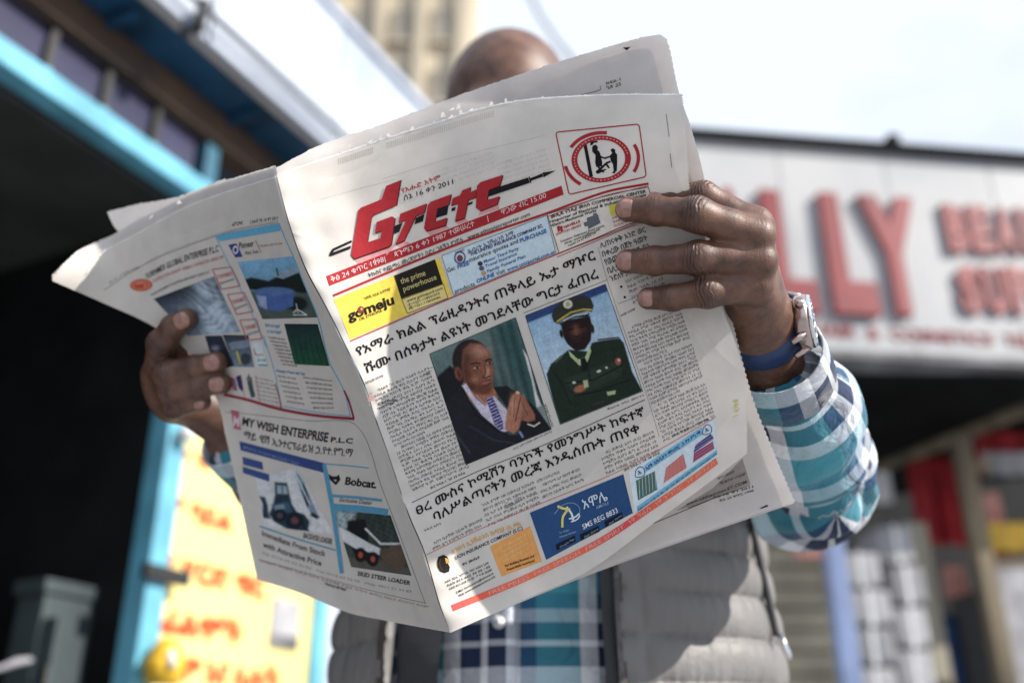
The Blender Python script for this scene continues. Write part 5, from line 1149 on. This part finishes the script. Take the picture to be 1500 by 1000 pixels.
paint('news_photograph', [(35, 455), (520, 250), (722, 878), (240, 1078)], Z4, [
    ('grad', (92, 112, 110), (52, 72, 72)), ('poly', [(380,300),(520,250),(720,880),(600,760)], (54, 84, 84), 30), ('fn', curtain),
    ('poly', [(562,430),(590,470),(640,680),(720,880),(640,760),(610,600)], (196, 196, 196), 4), ('poly', [(620,760),(690,740),(722,880),(640,820)], (120, 130, 128), 6),
    ('poly', [(75,585),(150,520),(215,560),(260,700),(220,820),(100,760)], (22, 24, 28), 6),
    ('ell', ((272, 490), (108, 118), -.2), (34, 27, 28), 4),
    ('poly', [(222,620),(250,600),(400,640),(420,700),(400,740),(330,780),(250,700)], (150, 98, 74), 5),
    ('poly', [(218,520),(225,430),(265,395),(325,400),(372,440),(390,500),(398,560),(392,620),(375,668),(345,686),(300,676),(258,640),(230,590)], (120, 76, 60), 6),
    ('poly', [(218,520),(230,600),(262,645),(300,678),(290,600),(255,540),(250,470),(240,450)], (84, 50, 40), 12), ('ell', ((345, 650), (44, 34), .1), (96, 58, 48), 10),
    ('ell', ((198, 566), (20, 38), -.25), (112, 68, 56), 5), ('ell', ((202, 568), (10, 24), -.25), (70, 38, 34), 4), glow((318, 440), (52, 34), (176, 136, 118), .6), glow((250, 480), (30, 60), (70, 46, 40), .6), glow((265, 640), (40, 40), (66, 40, 34), .7), glow((362, 560), (16, 34), (196, 146, 120), .7), glow((290, 600), (26, 20), (170, 118, 94), .5),
    ('line', [(268,514),(296,504),(320,510)], (32, 20, 20), 8), ('line', [(350,494),(368,484),(386,488)], (32, 20, 20), 8),
    ('ell', ((297, 532), (22, 13), -.1), (84, 50, 40), 5), ('ell', ((298, 534), (16, 6), -.1), (176, 150, 138), 3), ('ell', ((304, 533), (8, 7), 0), (20, 14, 16), 2), ('ell', ((370, 505), (18, 12), -.2), (84, 50, 40), 5), ('ell', ((370, 506), (12, 5), -.2), (176, 150, 138), 3), ('ell', ((374, 505), (7, 6), 0), (20, 14, 16), 2),
    ('line', [(345,520),(352,560),(340,580)], (92, 52, 44), 7), ('line', [(336,584),(352,592),(376,578)], (54, 28, 26), 7), ('line', [(330,622),(352,606),(378,600)], (70, 34, 34), 7), ('ell', ((354, 618), (26, 9), -.25), (142, 84, 78), 3), ('line', [(334,632),(356,632),(380,616)], (60, 30, 30), 5),
    ('poly', [(218,634),(240,620),(290,700),(350,750),(400,690),(470,770),(520,820),(470,890),(420,900),(330,800)], (186, 180, 196), 4), ('line', [(300,690),(350,740),(392,690)], (150, 144, 160), 5),
    ('poly', [(352,700),(392,700),(412,740),(450,840),(452,880),(430,882),(400,850),(378,780)], (62, 56, 100), 3),
    ('fn', lambda P, uv, C: np.where((in_poly(P, [(352,700),(392,700),(412,740),(450,840),(452,880),(430,882),(400,850),(378,780)], 3)[:, None] > .5) & (np.sin((P[:, 0]*.5+P[:, 1])*.32)[:, None] > .35), lin((150, 146, 180)), C)),
    ('poly', [(66,790),(140,712),(220,640),(262,720),(330,800),(430,882),(490,912),(560,905),(560,1090),(150,1100)], (27, 30, 36), 4), ('poly', [(392,640),(470,634),(560,690),(640,760),(722,878),(560,940),(520,840),(460,740)], (25, 27, 32), 4),
    ('line', [(220,650),(300,800),(420,890)], (14, 15, 18), 8), ('line', [(120,780),(180,900),(260,1010)], (48, 53, 60), 12), ('line', [(260,860),(400,940),(520,960)], (42, 47, 54), 10),
    ('poly', [(460,880),(470,780),(500,690),(528,664),(545,680),(560,740),(560,800),(536,884),(510,902)], (158, 108, 88), 5), ('poly', [(545,690),(566,682),(596,740),(630,800),(630,828),(590,838),(556,826),(560,760)], (138, 92, 74), 5),
    ('line', [(500,700),(490,800)], (110, 66, 52), 5), ('line', [(516,690),(510,810)], (110, 66, 52), 5), ('line', [(548,700),(520,830)], (88, 52, 44), 7), ('line', [(560,740),(590,800)], (106, 64, 52), 5), ('ell', ((532, 672), (10, 7), .3), (220, 180, 160), 3), glow((500, 740), (14, 50), (206, 156, 132), .5),
    ('line', [(590,850),(625,862),(655,842)], (196, 190, 170), 8), ('line', [(545,895),(560,920)], (120, 130, 170), 12)], seed=1, nu=150, nv=170)
strokep('photo_frame', Z4([(35, 455), (520, 250), (722, 878), (240, 1078)]), .7, BLK, 2, closed=True)
JK = (31, 42, 34)
paint('news_photograph', [(575, 240), (1026, 62), (1236, 664), (772, 852)], Z4, [
    ('grad', (134, 168, 196), (196, 212, 220)), ('poly', [(560,230),(1030,50),(1045,100),(590,280)], (44, 66, 116), 5),
    ('poly', [(820,430),(770,470),(718,512),(694,570),(712,650),(742,760),(772,852),(1236,664),(1180,560),(1130,392),(1108,366),(1010,378),(950,392),(930,440)], JK, 4),
    ('poly', [(818,436),(872,486),(912,474),(938,412),(946,440),(925,500),(880,520),(830,470)], (168, 180, 138), 3), ('poly', [(884,480),(912,474),(930,520),(908,600),(892,540)], (18, 24, 22), 3),
    ('poly', [(775,290),(790,360),(812,400),(860,440),(912,430),(945,380),(952,300),(940,240),(800,265)], (34, 23, 24), 4), ('ell', ((952, 312), (12, 28), -.2), (48, 30, 28), 3), ('ell', ((778, 340), (10, 24), -.2), (30, 20, 20), 3),
    glow((862, 330), (26, 26), (120, 78, 66), .75), glow((858, 296), (14, 12), (96, 62, 56), .5), glow((905, 320), (18, 20), (74, 46, 42), .6), ('line', [(845,352),(866,360),(884,348)], (16, 10, 12), 6), ('line', [(846,384),(868,388),(892,378)], (62, 30, 30), 6), ('line', [(820,318),(842,312)], (12, 8, 10), 7), ('line', [(884,306),(904,300)], (12, 8, 10), 7),
    ('poly', [(722,238),(738,196),(790,150),(850,130),(905,126),(945,142),(962,184),(950,220),(925,214),(850,232),(790,262),(760,285),(735,275)], (46, 48, 42), 4), ('ell', ((815, 175), (25, 24), 0), (208, 206, 190), 4), ('ell', ((815, 175), (13, 14), 0), (160, 156, 120), 4),
    ('line', [(756,272),(830,222),(900,204),(946,206)], (186, 162, 70), 9), ('poly', [(762,286),(830,246),(900,226),(938,224),(930,246),(860,250),(800,270),(775,292)], (20, 22, 24), 3), ('line', [(792,268),(850,240),(925,228)], (196, 196, 190), 5),
    ('line', [(745,500),(780,468)], (70, 84, 70), 12), ('line', [(985,375),(1100,362)], (62, 74, 66), 9),
    ('poly', [(790,600),(900,560),(1060,500),(1130,520),(1110,580),(960,650),(860,680)], (40, 54, 44), 8), ('line', [(800,620),(960,600),(1120,520)], (18, 24, 20), 8), ('line', [(860,690),(1000,660),(1160,600)], (16, 22, 20), 8), ('line', [(740,560),(790,640),(830,740)], (20, 28, 24), 8), ('line', [(960,420),(925,520),(940,600)], (18, 24, 22), 6),
    ('ell', ((885, 650), (36, 20), -.3), (150, 96, 74), 4), ('poly', [(900,606),(926,600),(932,640),(908,646)], (160, 176, 132), 3), ('poly', [(1034,668),(1084,660),(1082,680),(1040,690)], (160, 176, 132), 3),
    ('ell', ((990, 552), (13, 7), -.3), (190, 188, 170), 2), ('ell', ((1033, 532), (7, 6), 0), (190, 188, 170), 2), ('ell', ((850, 616), (10, 7), 0), (190, 188, 170), 2), ('ell', ((1098, 496), (17, 20), .2), (150, 84, 76), 4), ('ell', ((1102, 490), (7, 7), .2), (206, 180, 160), 3), ('line', [(955,742),(1020,722)], (60, 52, 48), 8)], seed=2, nu=150, nv=150)
strokep('photo_frame', Z4([(575, 240), (1026, 62), (1236, 664), (772, 852)]), .7, BLK, 2, closed=True)
strokep('rule', Z4([(565, 225), (1035, 38)]), .6, BLK, 2)
# ---------------------------------------------------------------- back page (left)
SL = dict(side='L')
text('ሪፖርተር', Z7([(1000, 326), (1056, 316)]), (0, -5), BLK, .02, side='L'); text('| እሑድ ሰኔ 16 ቀን 2011', Z7([(1094, 312), (1238, 292)]), (.2, -5.5), BLK, .006, side='L')
strokep('rule', Z7([(330, 660), (480, 560), (620, 488), (780, 425), (1000, 352), (1240, 305)]), .7, (110, 104, 108), 2, 'L'); strokep('rule', Z7([(500, 550), (620, 480), (780, 417), (1000, 344), (1240, 297)]), .4, (140, 132, 136), 2, 'L')
text('ገጽ 16  ሪፖርተር 1998', Z7([(352, 632), (430, 582), (512, 548)]), (0, -3.6), (100, 94, 98), .0, side='L')
text('TORNMEX GLOBAL ENTERPRISE P.L.C', Z7([(548, 606), (640, 556), (760, 508), (930, 458)]), (-.3, -8.2), (40, 36, 42), .016, side='L', res=3, up2=(-.6, -9.6))
text('CONSTRUCTION CAPACITY  GENERAL CONTRACTOR  GRADE ONE', Z7([(584, 622), (700, 572), (955, 492)]), (-.2, -4.6), (178, 84, 66), .004, side='L')
c = Z7([(524, 634)])[0]; poly('company_seal', arc(c[0], c[1], 16.4, 9, 0, 352, -.05, 26).tolist(), (182, 66, 42), 2, 'L'); annulus('company_seal_ring', arc(c[0], c[1], 13, 6.6, 0, 360, -.05), arc(c[0], c[1], 11.6, 5.6, 0, 360, -.05), (220, 150, 110), 3, 'L'); strokep('company_seal_mark', arc(c[0], c[1], 8, 3.2, 200, 420, 0, 9).tolist(), 1.4, (226, 160, 120), 3, 'L')
text('WATER TREATMENT & INDUSTRIAL MACHINERY WORKS P.L.C', Z7([(574, 694), (700, 630), (884, 570)]), (0, -3.8), (70, 66, 72), .004, side='L')
def fount(P, uv, C):
    s = np.exp(-((P[:, 0]-870-.2*(P[:, 1]-700))/70)**2) + .8*np.exp(-((P[:, 0]-960)/90)**2)*np.clip((P[:, 1]-640)/160, 0, 1) + .4*np.exp(-((P[:, 0]-760)/90)**2-((P[:, 1]-770)/60)**2)
    n = .6+.35*np.sin(P[:, 0]*.061+4*np.sin(P[:, 1]*.023)+2*np.sin(P[:, 0]*.037-P[:, 1]*.05))*np.sin(P[:, 1]*.071+2.5*np.sin(P[:, 0]*.027)); m = np.clip(s*n, 0, 1)[:, None]; return C*(1-m)+lin((176, 192, 206))*m
paint('fountain_photograph', [(590, 706), (905, 588), (1045, 880), (770, 900)], Z7, [('grad', (34, 42, 54), (110, 128, 148)), ('fn', fount), ('line', [(700,650),(880,600)], (70, 84, 92), 6)], 'L', 70, 60, seed=3)
for p in ([(896,552),(995,540),(1043,638),(945,656)], [(976,684),(1062,672),(1110,772),(1024,788)], [(1040,818),(1126,812),(1158,914),(1078,922)]):
    strokep('label_frame', Z7(p), 1.6, (184, 92, 92), 2, 'L', closed=True); q = Z7([(p[0][0]+22, p[0][1]+52), (p[1][0]-2+10, p[1][1]+42)])
    text('TORNMEX', q, (0, -6), (186, 96, 96), .02, side='L'); text('Global Enterprise', [(q[0][0]+5, q[0][1]+8), (q[1][0]+2, q[1][1]+7)], (0, -4), (90, 80, 90), .004, side='L')
BLU = (84, 164, 200)
quadp('advert_band', Z7([(910, 375), (1244, 310), (1254, 350), (935, 405)]), BLU, 2, 'L')
strokep('blue_rule', Z7([(912, 376), (1000, 560), (1110, 800), (1180, 960)])+Z8([(330, 430), (395, 640), (432, 838)]), 1.2, BLU, 2, 'L'); strokep('blue_rule', Z7([(1244, 310), (1286, 410)])+Z8([(505, 0), (560, 140), (638, 330), (700, 570), (784, 740), (820, 880)]), 1.4, BLU, 2, 'L')
quadp('pioneer_mark', Z7([(980, 424), (1022, 416), (1056, 486), (1016, 490)]), (52, 62, 130), 2, 'L', 4, 4); c = Z7([(1018, 450)])[0]; annulus('pioneer_mark', arc(c[0], c[1], 4, 6, 0, 360), arc(c[0], c[1], 2.4, 3.8, 0, 360), (214, 214, 224), 3, 'L')
text('Pioneer', Z7([(1036, 444), (1114, 430)]), (0, -9), (34, 32, 44), .012, side='L', res=3); text('Water Tanks', Z7([(1066, 476), (1138, 466)]), (0, -5), (34, 32, 44), .004, side='L'); strokep('rule', Z7([(1122, 400), (1152, 466)]), .7, BLK, 2, 'L'); text('WATER IS LIFE TO SAVE', Z7([(1144, 436), (1262, 422)]), (0, -3), (170, 70, 84), .01, side='L')
paint('tank_photograph', [(185, 15), (500, -18), (634, 326), (325, 336)], Z8, [('grad', (120, 172, 208), (92, 112, 112)), ('poly', [(190,125),(260,100),(360,120),(420,90),(640,60),(640,200),(250,170)], (22, 32, 34), 6), ('poly', [(430,80),(520,55),(560,200),(480,160)], (24, 34, 30), 5), ('poly', [(380,90),(500,45),(560,60),(440,110)], (140, 160, 180), 4),
    ('poly', [(250,180),(640,190),(640,340),(325,340)], (76, 88, 84), 5), ('ell', ((520, 250), (60, 40), 0), (26, 34, 38), 8), ('ell', ((395, 185), (110, 30), 0), (84, 110, 160), 4), ('poly', [(285,192),(390,205),(500,190),(498,262),(420,292),(340,282),(300,262)], (72, 100, 158), 3), ('poly', [(290,200),(345,208),(350,280),(312,264)], (150, 164, 196), 5), ('line', [(405,50),(412,90)], (30, 36, 44), 8), ('line', [(500,300),(520,280),(575,312),(500,312)], (206, 210, 214), 6), ('line', [(515,250),(525,300)], (190, 196, 200), 5)], 'L', 80, 80, seed=4)
text('Built stronger', Z8([(340, 378), (424, 384)]), (0, -5.5), (58, 146, 190), .02, side='L'); text('to last longer!', Z8([(350, 412), (432, 418)]), (0, -5.5), (58, 146, 190), .02, side='L')
latin = 'water tanks are normally made of virgin plastic that resist sun heat and cold tough layers keep it clean light weight easy to move long life'.split()
para(8, Z8([(358, 442)])[0], Z8([(452, 456)])[0], (3.0, 5.6), chars=24, vocab=latin, up=(0, -3.6), side='L', step2=(2.6, 5.5), offs=.008)
paint('green_photograph', [(447, 362), (636, 364), (704, 600), (506, 590)], Z8, [('grad', (30, 44, 50), (34, 82, 62)), ('fn', lambda P, uv, C: C*(1-.35*(np.sin(P[:, 0]*.2-P[:, 1]*.05)[:, None] > .6)*np.clip((P[:, 1:2]-420)/80, 0, 1)))], 'L', 50, 50, seed=5)
text('Advantages of Pioneer water Tanks', Z8([(402, 632), (565, 652)]), (0, -4.2), (58, 120, 180), .02, side='L')
para(6, Z8([(412, 660)])[0], Z8([(512, 676)])[0], (2.6, 7.4), chars=26, vocab=latin, up=(0, -3.4), side='L'); para(7, Z8([(555, 668)])[0], Z8([(716, 688)])[0], (2.4, 7.4), chars=32, vocab=latin, up=(0, -3.4), side='L', step2=(.4, 6.6))
paint('small_photograph', [(0, 430), (95, 428), (168, 600), (60, 620)], Z8, [('grad', (44, 50, 66), (40, 44, 60)), glow((60, 500), (20, 14), (170, 170, 190), .8)], 'L', 30, 30, seed=6)
paint('small_photograph', [(100, 424), (245, 426), (278, 606), (168, 604)], Z8, [('grad', (44, 54, 66), (116, 130, 146)), ('poly', [(130,470),(260,450),(262,490),(150,510)], (120, 134, 150), 5), ('line', [(180,520),(200,580)], (196, 180, 70), 10), ('ell', ((230, 560), (30, 34), 0), (56, 60, 70), 6)], 'L', 40, 40, seed=7)
quadp('small_advert', Z8([(262, 470), (318, 468), (358, 604), (296, 606)]), (196, 206, 214), 2, 'L'); text('Techno', Z8([(286, 546), (332, 540)]), (0, -4), (200, 90, 60), .01, 3, 'L'); strokep('small_line', Z8([(276, 500), (286, 540)]), 1.4, (180, 60, 70), 3, 'L'); text('Group', Z8([(296, 574), (345, 570)]), (0, -4), (60, 130, 130), .02, 3, 'L'); strokep('small_line', Z8([(300, 594), (354, 596)]), 1.6, (60, 90, 120), 3, 'L')
for p, cc__ in (([(175,660),(200,650),(216,720),(210,745),(190,720)], (48, 52, 100)), ([(140,660),(170,670),(185,740),(160,735)], (150, 100, 120)), ([(235,665),(262,660),(272,720),(285,770),(262,780),(245,720)], (70, 80, 84)), ([(240,655),(250,640),(262,700),(250,710)], (110, 120, 120))): poly('product_picture', Z8(p), cc__, 2, 'L')
for x in (218, 300): strokep('red_line', Z8([(x-15, 650), (x+10, 800)]), .8, (190, 90, 100), 2, 'L')
para(7, Z8([(282, 668)])[0], Z8([(385, 690)])[0], (.9, 6.2), chars=22, vocab=latin, up=(0, -3), side='L', col=(120, 110, 120), step2=(1.8, 6.2))
DR = (146, 38, 58)
strokep('red_rule', Z8([(108, 760), (240, 790), (420, 842), (640, 880), (842, 897)]), 4.2, DR, 2, 'L'); strokep('red_rule', Z8([(784, 738), (812, 800), (840, 896)]), 2.6, DR, 3, 'L'); strokep('red_rule', Z8([(396, 700), (420, 780), (432, 840)]), 1.8, (160, 60, 80), 3, 'L'); strokep('blue_rule', Z8([(440, 826), (640, 862), (822, 882)]), 1.2, BLU, 2, 'L')
# lower advertisement
strokep('frame_line', [(331, 603), (372, 607), (450, 616), (522, 623), (560, 716), (592, 800), (623, 883)], .6, (90, 84, 96), 2, 'L')
quadp('red_mark', Z9([(50, 55), (82, 62), (92, 138), (62, 132)]), (176, 90, 110), 2, 'L', 4, 4); text('M', Z9([(60, 118), (84, 124)]), (1, -14), (206, 190, 196), .03, 3, 'L')
text('MY WISH ENTERPRISE', Z9([(96, 116), (250, 152), (444, 186)]), (1.2, -11.6), (48, 42, 48), .034, side='L', res=3, up2=(2.2, -13.5)); text('P.L.C', Z9([(456, 186), (545, 192)]), (1.2, -7.4), (40, 36, 40), .03, side='L')
text('ማይ ዊሽ ኢንተርፕራይዝ ኃ.የተ.የግ.ማ', Z9([(102, 168), (260, 208), (400, 232), (544, 246)]), (1.2, -11.5), (44, 40, 46), .016, side='L', res=3, up2=(2, -13))
quadp('blue_bar', Z9([(85, 183), (430, 272), (430, 312), (90, 220)]), (48, 70, 128), 2, 'L', 20, 4); text('IMPORTER OF HEAVY MACHINERY TODAY', Z9([(100, 212), (330, 282)]), (.4, -4), (110, 130, 176), .01, 3, 'L')
quadp('blue_bar', Z9([(98, 246), (178, 268), (182, 300), (100, 278)]), (54, 76, 132), 2, 'L', 6, 3); quadp('blue_bar', Z9([(98, 286), (207, 318), (207, 348), (100, 312)]), (54, 76, 132), 2, 'L', 6, 3)
strokep('teal_bar', Z9([(428, 276), (440, 330), (468, 480), (502, 720)]), 6.6, (74, 146, 180), 2, 'L'); strokep('teal_bar', Z9([(416, 274), (520, 282), (612, 292)]), 1.6, (74, 146, 180), 2, 'L')
strokep('teal_bar', Z9([(455, 404), (560, 412), (665, 424)]), 4, (74, 146, 180), 2, 'L'); strokep('teal_bar', Z9([(462, 450), (580, 458), (690, 472)]), 9.5, (74, 146, 180), 2, 'L'); strokep('teal_bar', Z9([(166, 528), (320, 580), (476, 626)]), 2.2, (74, 146, 180), 2, 'L')
text('Bobcat.', Z9([(514, 358), (641, 374)]), (2, -11), (30, 28, 34), .034, side='L', res=3)
poly('cat_mark', Z9([(448,316),(462,326),(480,326),(490,318),(496,340),(486,352),(478,362),(466,352),(452,338)]), (34, 32, 38), 2, 'L', 6); poly('cat_mark', Z9([(468, 338), (482, 340), (476, 348)]), (180, 180, 190), 3, 'L')
text('Exclusive Dealer', Z9([(492, 428), (625, 442)]), (1, -6), (70, 66, 76), .012, side='L', shear=.2)
D1, D2 = (40, 56, 72), (24, 32, 44)
D = (198, 200, 206)
paint('backhoe_photograph', [(150, 330), (320, 290), (470, 560), (190, 530)], Z9, [('grad', D, (206, 208, 212))] + [('poly', p, c, 4) for p, c in (
    ([(165,405),(190,410),(200,440),(205,480),(215,500),(178,495),(180,440)], D1), ([(228,348),(280,352),(290,400),(300,440),(320,470),(350,480),(372,510),(365,545),(330,550),(280,540),(225,510),(205,480),(222,440),(230,400)], D1),
    ([(315,300),(345,345),(365,390),(410,495),(385,490),(360,450),(330,380)], (122, 142, 158)), ([(345,350),(362,390),(372,440),(360,450),(340,390)], D2), ([(380,470),(412,490),(400,500),(372,484)], D2),
    ([(238,362),(256,362),(258,396),(240,396)], (150, 168, 180)), ([(262,364),(276,366),(282,398),(264,398)], (150, 168, 180)), ([(215,440),(285,430),(300,470),(240,480)], (64, 88, 110)), ([(225,445),(265,440),(270,455),(232,462)], (120, 140, 156)))] + [
    ('ell', ((310, 505), (36, 34), 0), D2, 4), ('ell', ((310, 505), (16, 15), 0), (96, 66, 70), 4), ('ell', ((250, 485), (27, 26), 0), D2, 4), ('ell', ((250, 485), (12, 11), 0), (84, 76, 84), 4), ('line', [(340,500),(350,540),(366,548)], D2, 8), ('line', [(322,330),(372,440)], (190, 200, 208), 5), ('line', [(200,545),(360,560)], (160, 164, 172), 10)], 'L', 80, 80, lay=1.2, seed=9)
text('BACKHOE LOADER', Z9([(345, 575), (462, 602)]), (1, -8), (70, 74, 84), .03, side='L'); text('Immediate From Stock', Z9([(176, 566), (300, 612), (435, 652)]), (.8, -8), (74, 78, 90), .022, side='L', res=3); text('with Attractive Price', Z9([(180, 612), (300, 655), (418, 690)]), (.8, -8), (74, 78, 90), .022, side='L', res=3)
def trees(P, uv, C):
    n = .5+.5*np.sin(P[:, 0]*.21+2*np.sin(P[:, 1]*.13))*np.sin(P[:, 1]*.17+P[:, 0]*.07); return C*(.6+.8*n[:, None])
paint('loader_photograph', [(468, 462), (700, 484), (786, 730), (540, 694)], Z9, [('grad', (50, 62, 58), (62, 66, 62)), ('poly', [(468,462),(560,470),(540,540),(490,540)], (150, 166, 170), 12), ('fn', trees), ('poly', [(470,660),(600,650),(786,700),(786,730),(540,696)], (84, 84, 78), 8),
    ('poly', [(525,505),(600,500),(612,590),(660,640),(640,690),(560,650),(520,580)], (24, 26, 30), 4), ('poly', [(490,530),(530,550),(600,590),(660,620),(655,645),(560,620),(500,585)], (206, 208, 210), 3), ('line', [(600,540),(660,600),(740,600)], (200, 202, 206), 9), ('poly', [(655,625),(740,600),(770,660),(740,710),(670,680)], (92, 78, 68), 4),
    ('ell', ((578, 645), (24, 30), 0), (26, 24, 26), 3), ('ell', ((578, 645), (9, 12), 0), (170, 84, 56), 3), ('ell', ((628, 662), (24, 30), 0), (26, 24, 26), 3), ('ell', ((628, 662), (9, 12), 0), (170, 84, 70), 3)], 'L', 80, 80, seed=8)
text('SKID STEER LOADER', Z9([(565, 728), (780, 768)]), (1, -6), (44, 42, 50), .03, side='L')
text('Tel: 0116 63 52 01/02   Fax: 0116 63 52 03   Mob: 0911 21 34 87', Z9([(176, 640), (400, 712), (600, 764), (785, 800)]), (.4, -3.2), (124, 122, 136), .0, side='L')
text('ህትመት ድርጅት አዲስ አበባ ኢትዮጵያ ፖስታ ሳጥን ቁጥር 7023 ብርሃንና ሰላም', Z9([(166, 672), (400, 742), (640, 812), (855, 862)]), (.4, -3.4), (150, 104, 108), .004, side='L')
text('ማስታወቂያ', Z9([(432, 768), (520, 792)]), (.4, -4), (60, 54, 66), .02, side='L'); strokep('frame_line', Z9([(160, 662), (400, 730), (620, 790), (845, 842)]), .6, (100, 94, 106), 2, 'L')
# inner page corner print
q = Z6([(720, 530), (1030, 300), (1078, 432), (620, 608)])
P = np.array(q)
pg = put('inner_advert', refine(Z6([(700,560),(880,450),(1025,305),(1062,425),(900,492),(760,540)]), [[0, 1, 2, 3, 4, 5]], 9)[0], refine(Z6([(700,560),(880,450),(1025,305),(1062,425),(900,492),(760,540)]), [[0, 1, 2, 3, 4, 5]], 9)[1], (150, 142, 138), 1, 'I')
for s, a, b, h in (('ስልክ 011-5522 65 80', (905, 408), (985, 372), 3.6), ('ገጽ 40 የ 01 11 63 87', (915, 432), (1040, 384), 3.6), ('www.addisauction.ET.COM', (752, 534), (1046, 424), 4.2)): text(s, Z6([a, b]), (-.8, -h), (60, 52, 54), .01, 3, 'I')
strokep('rule', Z6([(760, 545), (1062, 432)]), .8, (70, 62, 64), 3, 'I'); strokep('rule', Z6([(590, 620), (900, 492)]), .9, (60, 54, 56), 2, 'I'); text('ሰኔ 16 ቀን 2011', Z6([(885, 500), (1078, 446)]), (-.8, -3.6), BLK, .01, 2, 'I'); text('ቅጽ 24 ቁጥር 1998', Z6([(915, 516), (1080, 464)]), (-.8, -3.6), BLK, .01, 2, 'I')
poly('ink_blot', Z6([(1108, 546), (1145, 530), (1152, 536), (1118, 548)]), BLK, 2, 'I')
for s, a, b in (('ክፍል-1', (888, 125), (909, 118)), ('ገጽ 25', (888, 132), (910, 125))): text(s, [a, b], (-.6, -4.6), BLK, .01, 2, 'I')
strokep('rule', [(850, 140), (880, 131), (879, 126)], .7, BLK, 2, 'I'); poly('ink_blot', [(912, 70), (924, 69), (918, 74)], BLK, 2, 'I')
bpy.data.objects.remove(_to)
